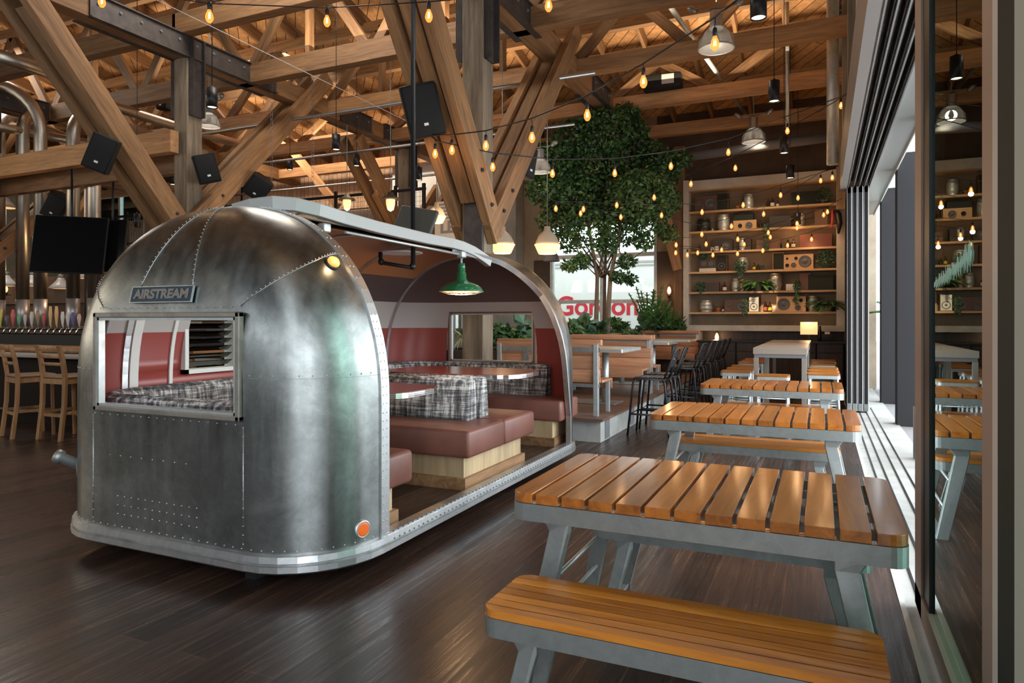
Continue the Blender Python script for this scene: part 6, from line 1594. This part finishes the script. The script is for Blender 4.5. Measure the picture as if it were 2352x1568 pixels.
strands = [
 ('string light cable sweeping from the top right down to the hanging pole', [(1694, 0, 4.6), (1643, 39, 5.1), (1474, 148, 5.8), (1340, 223, 6.4), (1220, 272, 6.9), (1116, 300, 7.3), (1033, 310, 7.7), (975, 308, 8.0)],
  [(1642, 99, 5.1), (1478, 187, 5.8), (1349, 264, 6.35), (1222, 315, 6.9), (1116, 334, 7.3), (1038, 344, 7.7)]),
 ('string light cable sagging past the tree crown to the right wall', [(990, 312, 8.0), (1005, 324, 8.0), (1132, 351, 8.4), (1269, 366, 9.0), (1412, 364, 9.5), (1541, 347, 10.0), (1677, 317, 10.4), (1801, 269, 10.8), (1942, 218, 10.0), (1953, 205, 9.3)],
  [(999.5, 352.5, 8.0), (1131.7, 383, 8.4), (1269, 398, 9), (1412, 397, 9.5), (1541, 381, 10), (1673, 349, 10.4), (1808.6, 300, 10.8), (1932, 242, 10.6)]),
 ('string light cable from the right wall down toward the tree', [(1952, 210, 9.4), (1915, 235, 11.0), (1830, 283, 11.8), (1692, 356, 12.0), (1592, 397, 12.3), (1530, 418, 12.6)],
  [(1917, 260.5, 11.6), (1802, 330, 11.8), (1689, 385.5, 12), (1587, 422, 12.3)]),
 ('string light cable crossing the top shelf of the shelf unit', [(1934, 370, 13.5), (1912, 388, 13.5), (1793, 425, 13.3), (1707, 452, 13.1), (1612, 468, 12.9), (1502, 470, 12.6), (1416, 468, 12.2), (1340, 464, 12.0), (1276, 462, 11.8), (1205, 430, 11.6)],
  [(1911.7, 407.5, 13.5), (1793, 447.6, 13.3), (1707, 470.5, 13.1), (1612.5, 486.6, 12.9), (1502.5, 453, 12.4), (1416.6, 470.7, 12.1), (1340, 480, 12.0), (1276.6, 478.5, 11.8)]),
 ('string light cable slanting across the second shelf', [(1934, 378, 14), (1885, 396, 14), (1833, 428, 14), (1754, 471, 13.9), (1680, 500, 13.7), (1612, 517, 13.6), (1519, 500, 13.2), (1426, 488, 13), (1333, 480, 12.7)],
  [(1885, 414.4, 14), (1833, 454, 14), (1754, 491, 13.9), (1680, 519, 13.7), (1612, 537.6, 13.6), (1519.5, 494, 12.9), (1426, 498, 13), (1333.5, 489.5, 12.7)]),
 ('string light cable running low across the third shelf', [(1934, 455, 14.6), (1895, 478, 14.6), (1830, 498, 14.5), (1765, 518, 14.4), (1694, 534, 14.3), (1622, 543, 14.2), (1553, 547, 14.0)],
  [(1900.5, 486, 14.6), (1891.8, 493, 14.5), (1830.6, 513, 14.5), (1764.8, 533.6, 14.4), (1694.6, 548.9, 14.3), (1622, 560, 14.2), (1553, 562, 14.0)]),
 ('string light cable just above the fourth shelf', [(1934, 508, 15), (1864, 532, 15), (1809, 547, 14.9), (1752, 560, 14.9), (1694, 567, 14.8), (1637, 570, 14.8), (1578, 571, 14.7), (1549, 568, 14.6)],
  [(1864, 549, 15), (1809, 563, 14.9), (1752, 575, 14.9), (1694, 582, 14.8), (1637.5, 585, 14.8), (1578.8, 585, 14.7), (1552, 580, 14.6)]),
 ('string light cable dipping lowest in front of the third shelf', [(1934, 484, 15.4), (1831, 508, 15.3), (1769, 532, 15.3), (1709, 549, 15.2), (1657, 560, 15.2), (1602, 567, 15.1), (1560, 565, 15.0)],
  [(1830.6, 523, 15.3), (1769.4, 544, 15.3), (1709.4, 561, 15.2), (1657.4, 573, 15.2), (1602.5, 580, 15.1)]),
 ('thin string light cable along the top picture edge', [(150, -60, 6.2), (234, -28, 6.2), (481, 8, 6.3), (751, 18, 6.6), (985, 4, 6.0), (1260, -20, 6.0)],
  [(234, 3, 6.2), (481, 37, 5.6), (751, 48, 6.4), (985, 36, 5.8), (1260, 12, 5.8)])]
sname = ['nearest sweeping cable', 'cable past the tree crown', 'right wall cable', 'top shelf cable', 'second shelf cable', 'third shelf cable', 'fourth shelf cable', 'lowest dipping cable', 'cable at the top picture edge']
npt = 0
for si, (lb, path, bl) in enumerate(strands):
    P = [PD(*p) for p in path]
    o = tag(obj('light_cable', MB().tube(P, .0075 if si < 3 else .006, 5), M['black']), lb, 'cable')
    L2R = sorted(range(len(bl)), key=lambda i: bl[i][0]); rank = {i: k for k, i in enumerate(L2R)}
    on = ['leftmost', 'second', 'third', 'fourth', 'fifth', 'sixth', 'seventh', 'eighth', 'ninth']
    for i, (px, py, d) in enumerate(bl):
        k = rank[i]; w = on[k] if k == 0 else (on[k]+' from the left' if k < len(bl)-1 else 'rightmost')
        c = bulb(px, py, d, 'lit amber filament bulb, %s on the %s' % (w, sname[si]))
        # lead wire from the cable down to the socket
        best = min((Vector(a).lerp(Vector(b2), f/8) for a, b2 in zip(P, P[1:]) for f in range(9)), key=lambda v: (v.xy-c.xy).length+abs(v.z-c.z)*.15)
        leadp = [Vector((0, 0, .11)), Vector((0, 0, .14)), best-c]
        o2 = obj('lead_wire', MB().tube(leadp, .004, 4), M['black']); o2.parent = bulb.last
        if i % 2 == 0 and c.z > 1.8: point((c.x, c.y, c.z-.07), 3.2, (1, .58, .28), .04)
# white wire across the roof
tag(obj('steel_wire', MB().tube([PD(340, -10, 7.0), PD(700, 165, 8.2), PD(960, 290, 9.6)], .004, 4), M['white']), 'thin pale wire running diagonally across the roof space', 'wire')
tag(obj('chain_hoist', chain_mb(tuple(PD(718, 445, 12.5)), roofz(PD(718, 445, 12.5).y)-.25, .025, .09), M['dgrey']), 'hanging chain above the near end of the trailer', 'chain')
tag(obj('chain_hoist', chain_mb(tuple(PD(624, 440, 12.5)), roofz(PD(624, 440, 12.5).y)-.25, .025, .09), M['dgrey']), 'second hanging chain left of the first above the trailer', 'chain')
# spot on the shelf plants (the bright patch on the lowest shelves)
sp = PY(1745, 330, 12.5); spot((sp.x, 12.5, 5.5), (sx_(1745), 16.7, SZ[5]+.30), 1500, (1, .80, .52), 9, .4, .02)
spot((-1.2, 15.2, 5.4), (-1.2, 16.9, 2.2), 110, (1, .78, .5), 80, .8, .05)
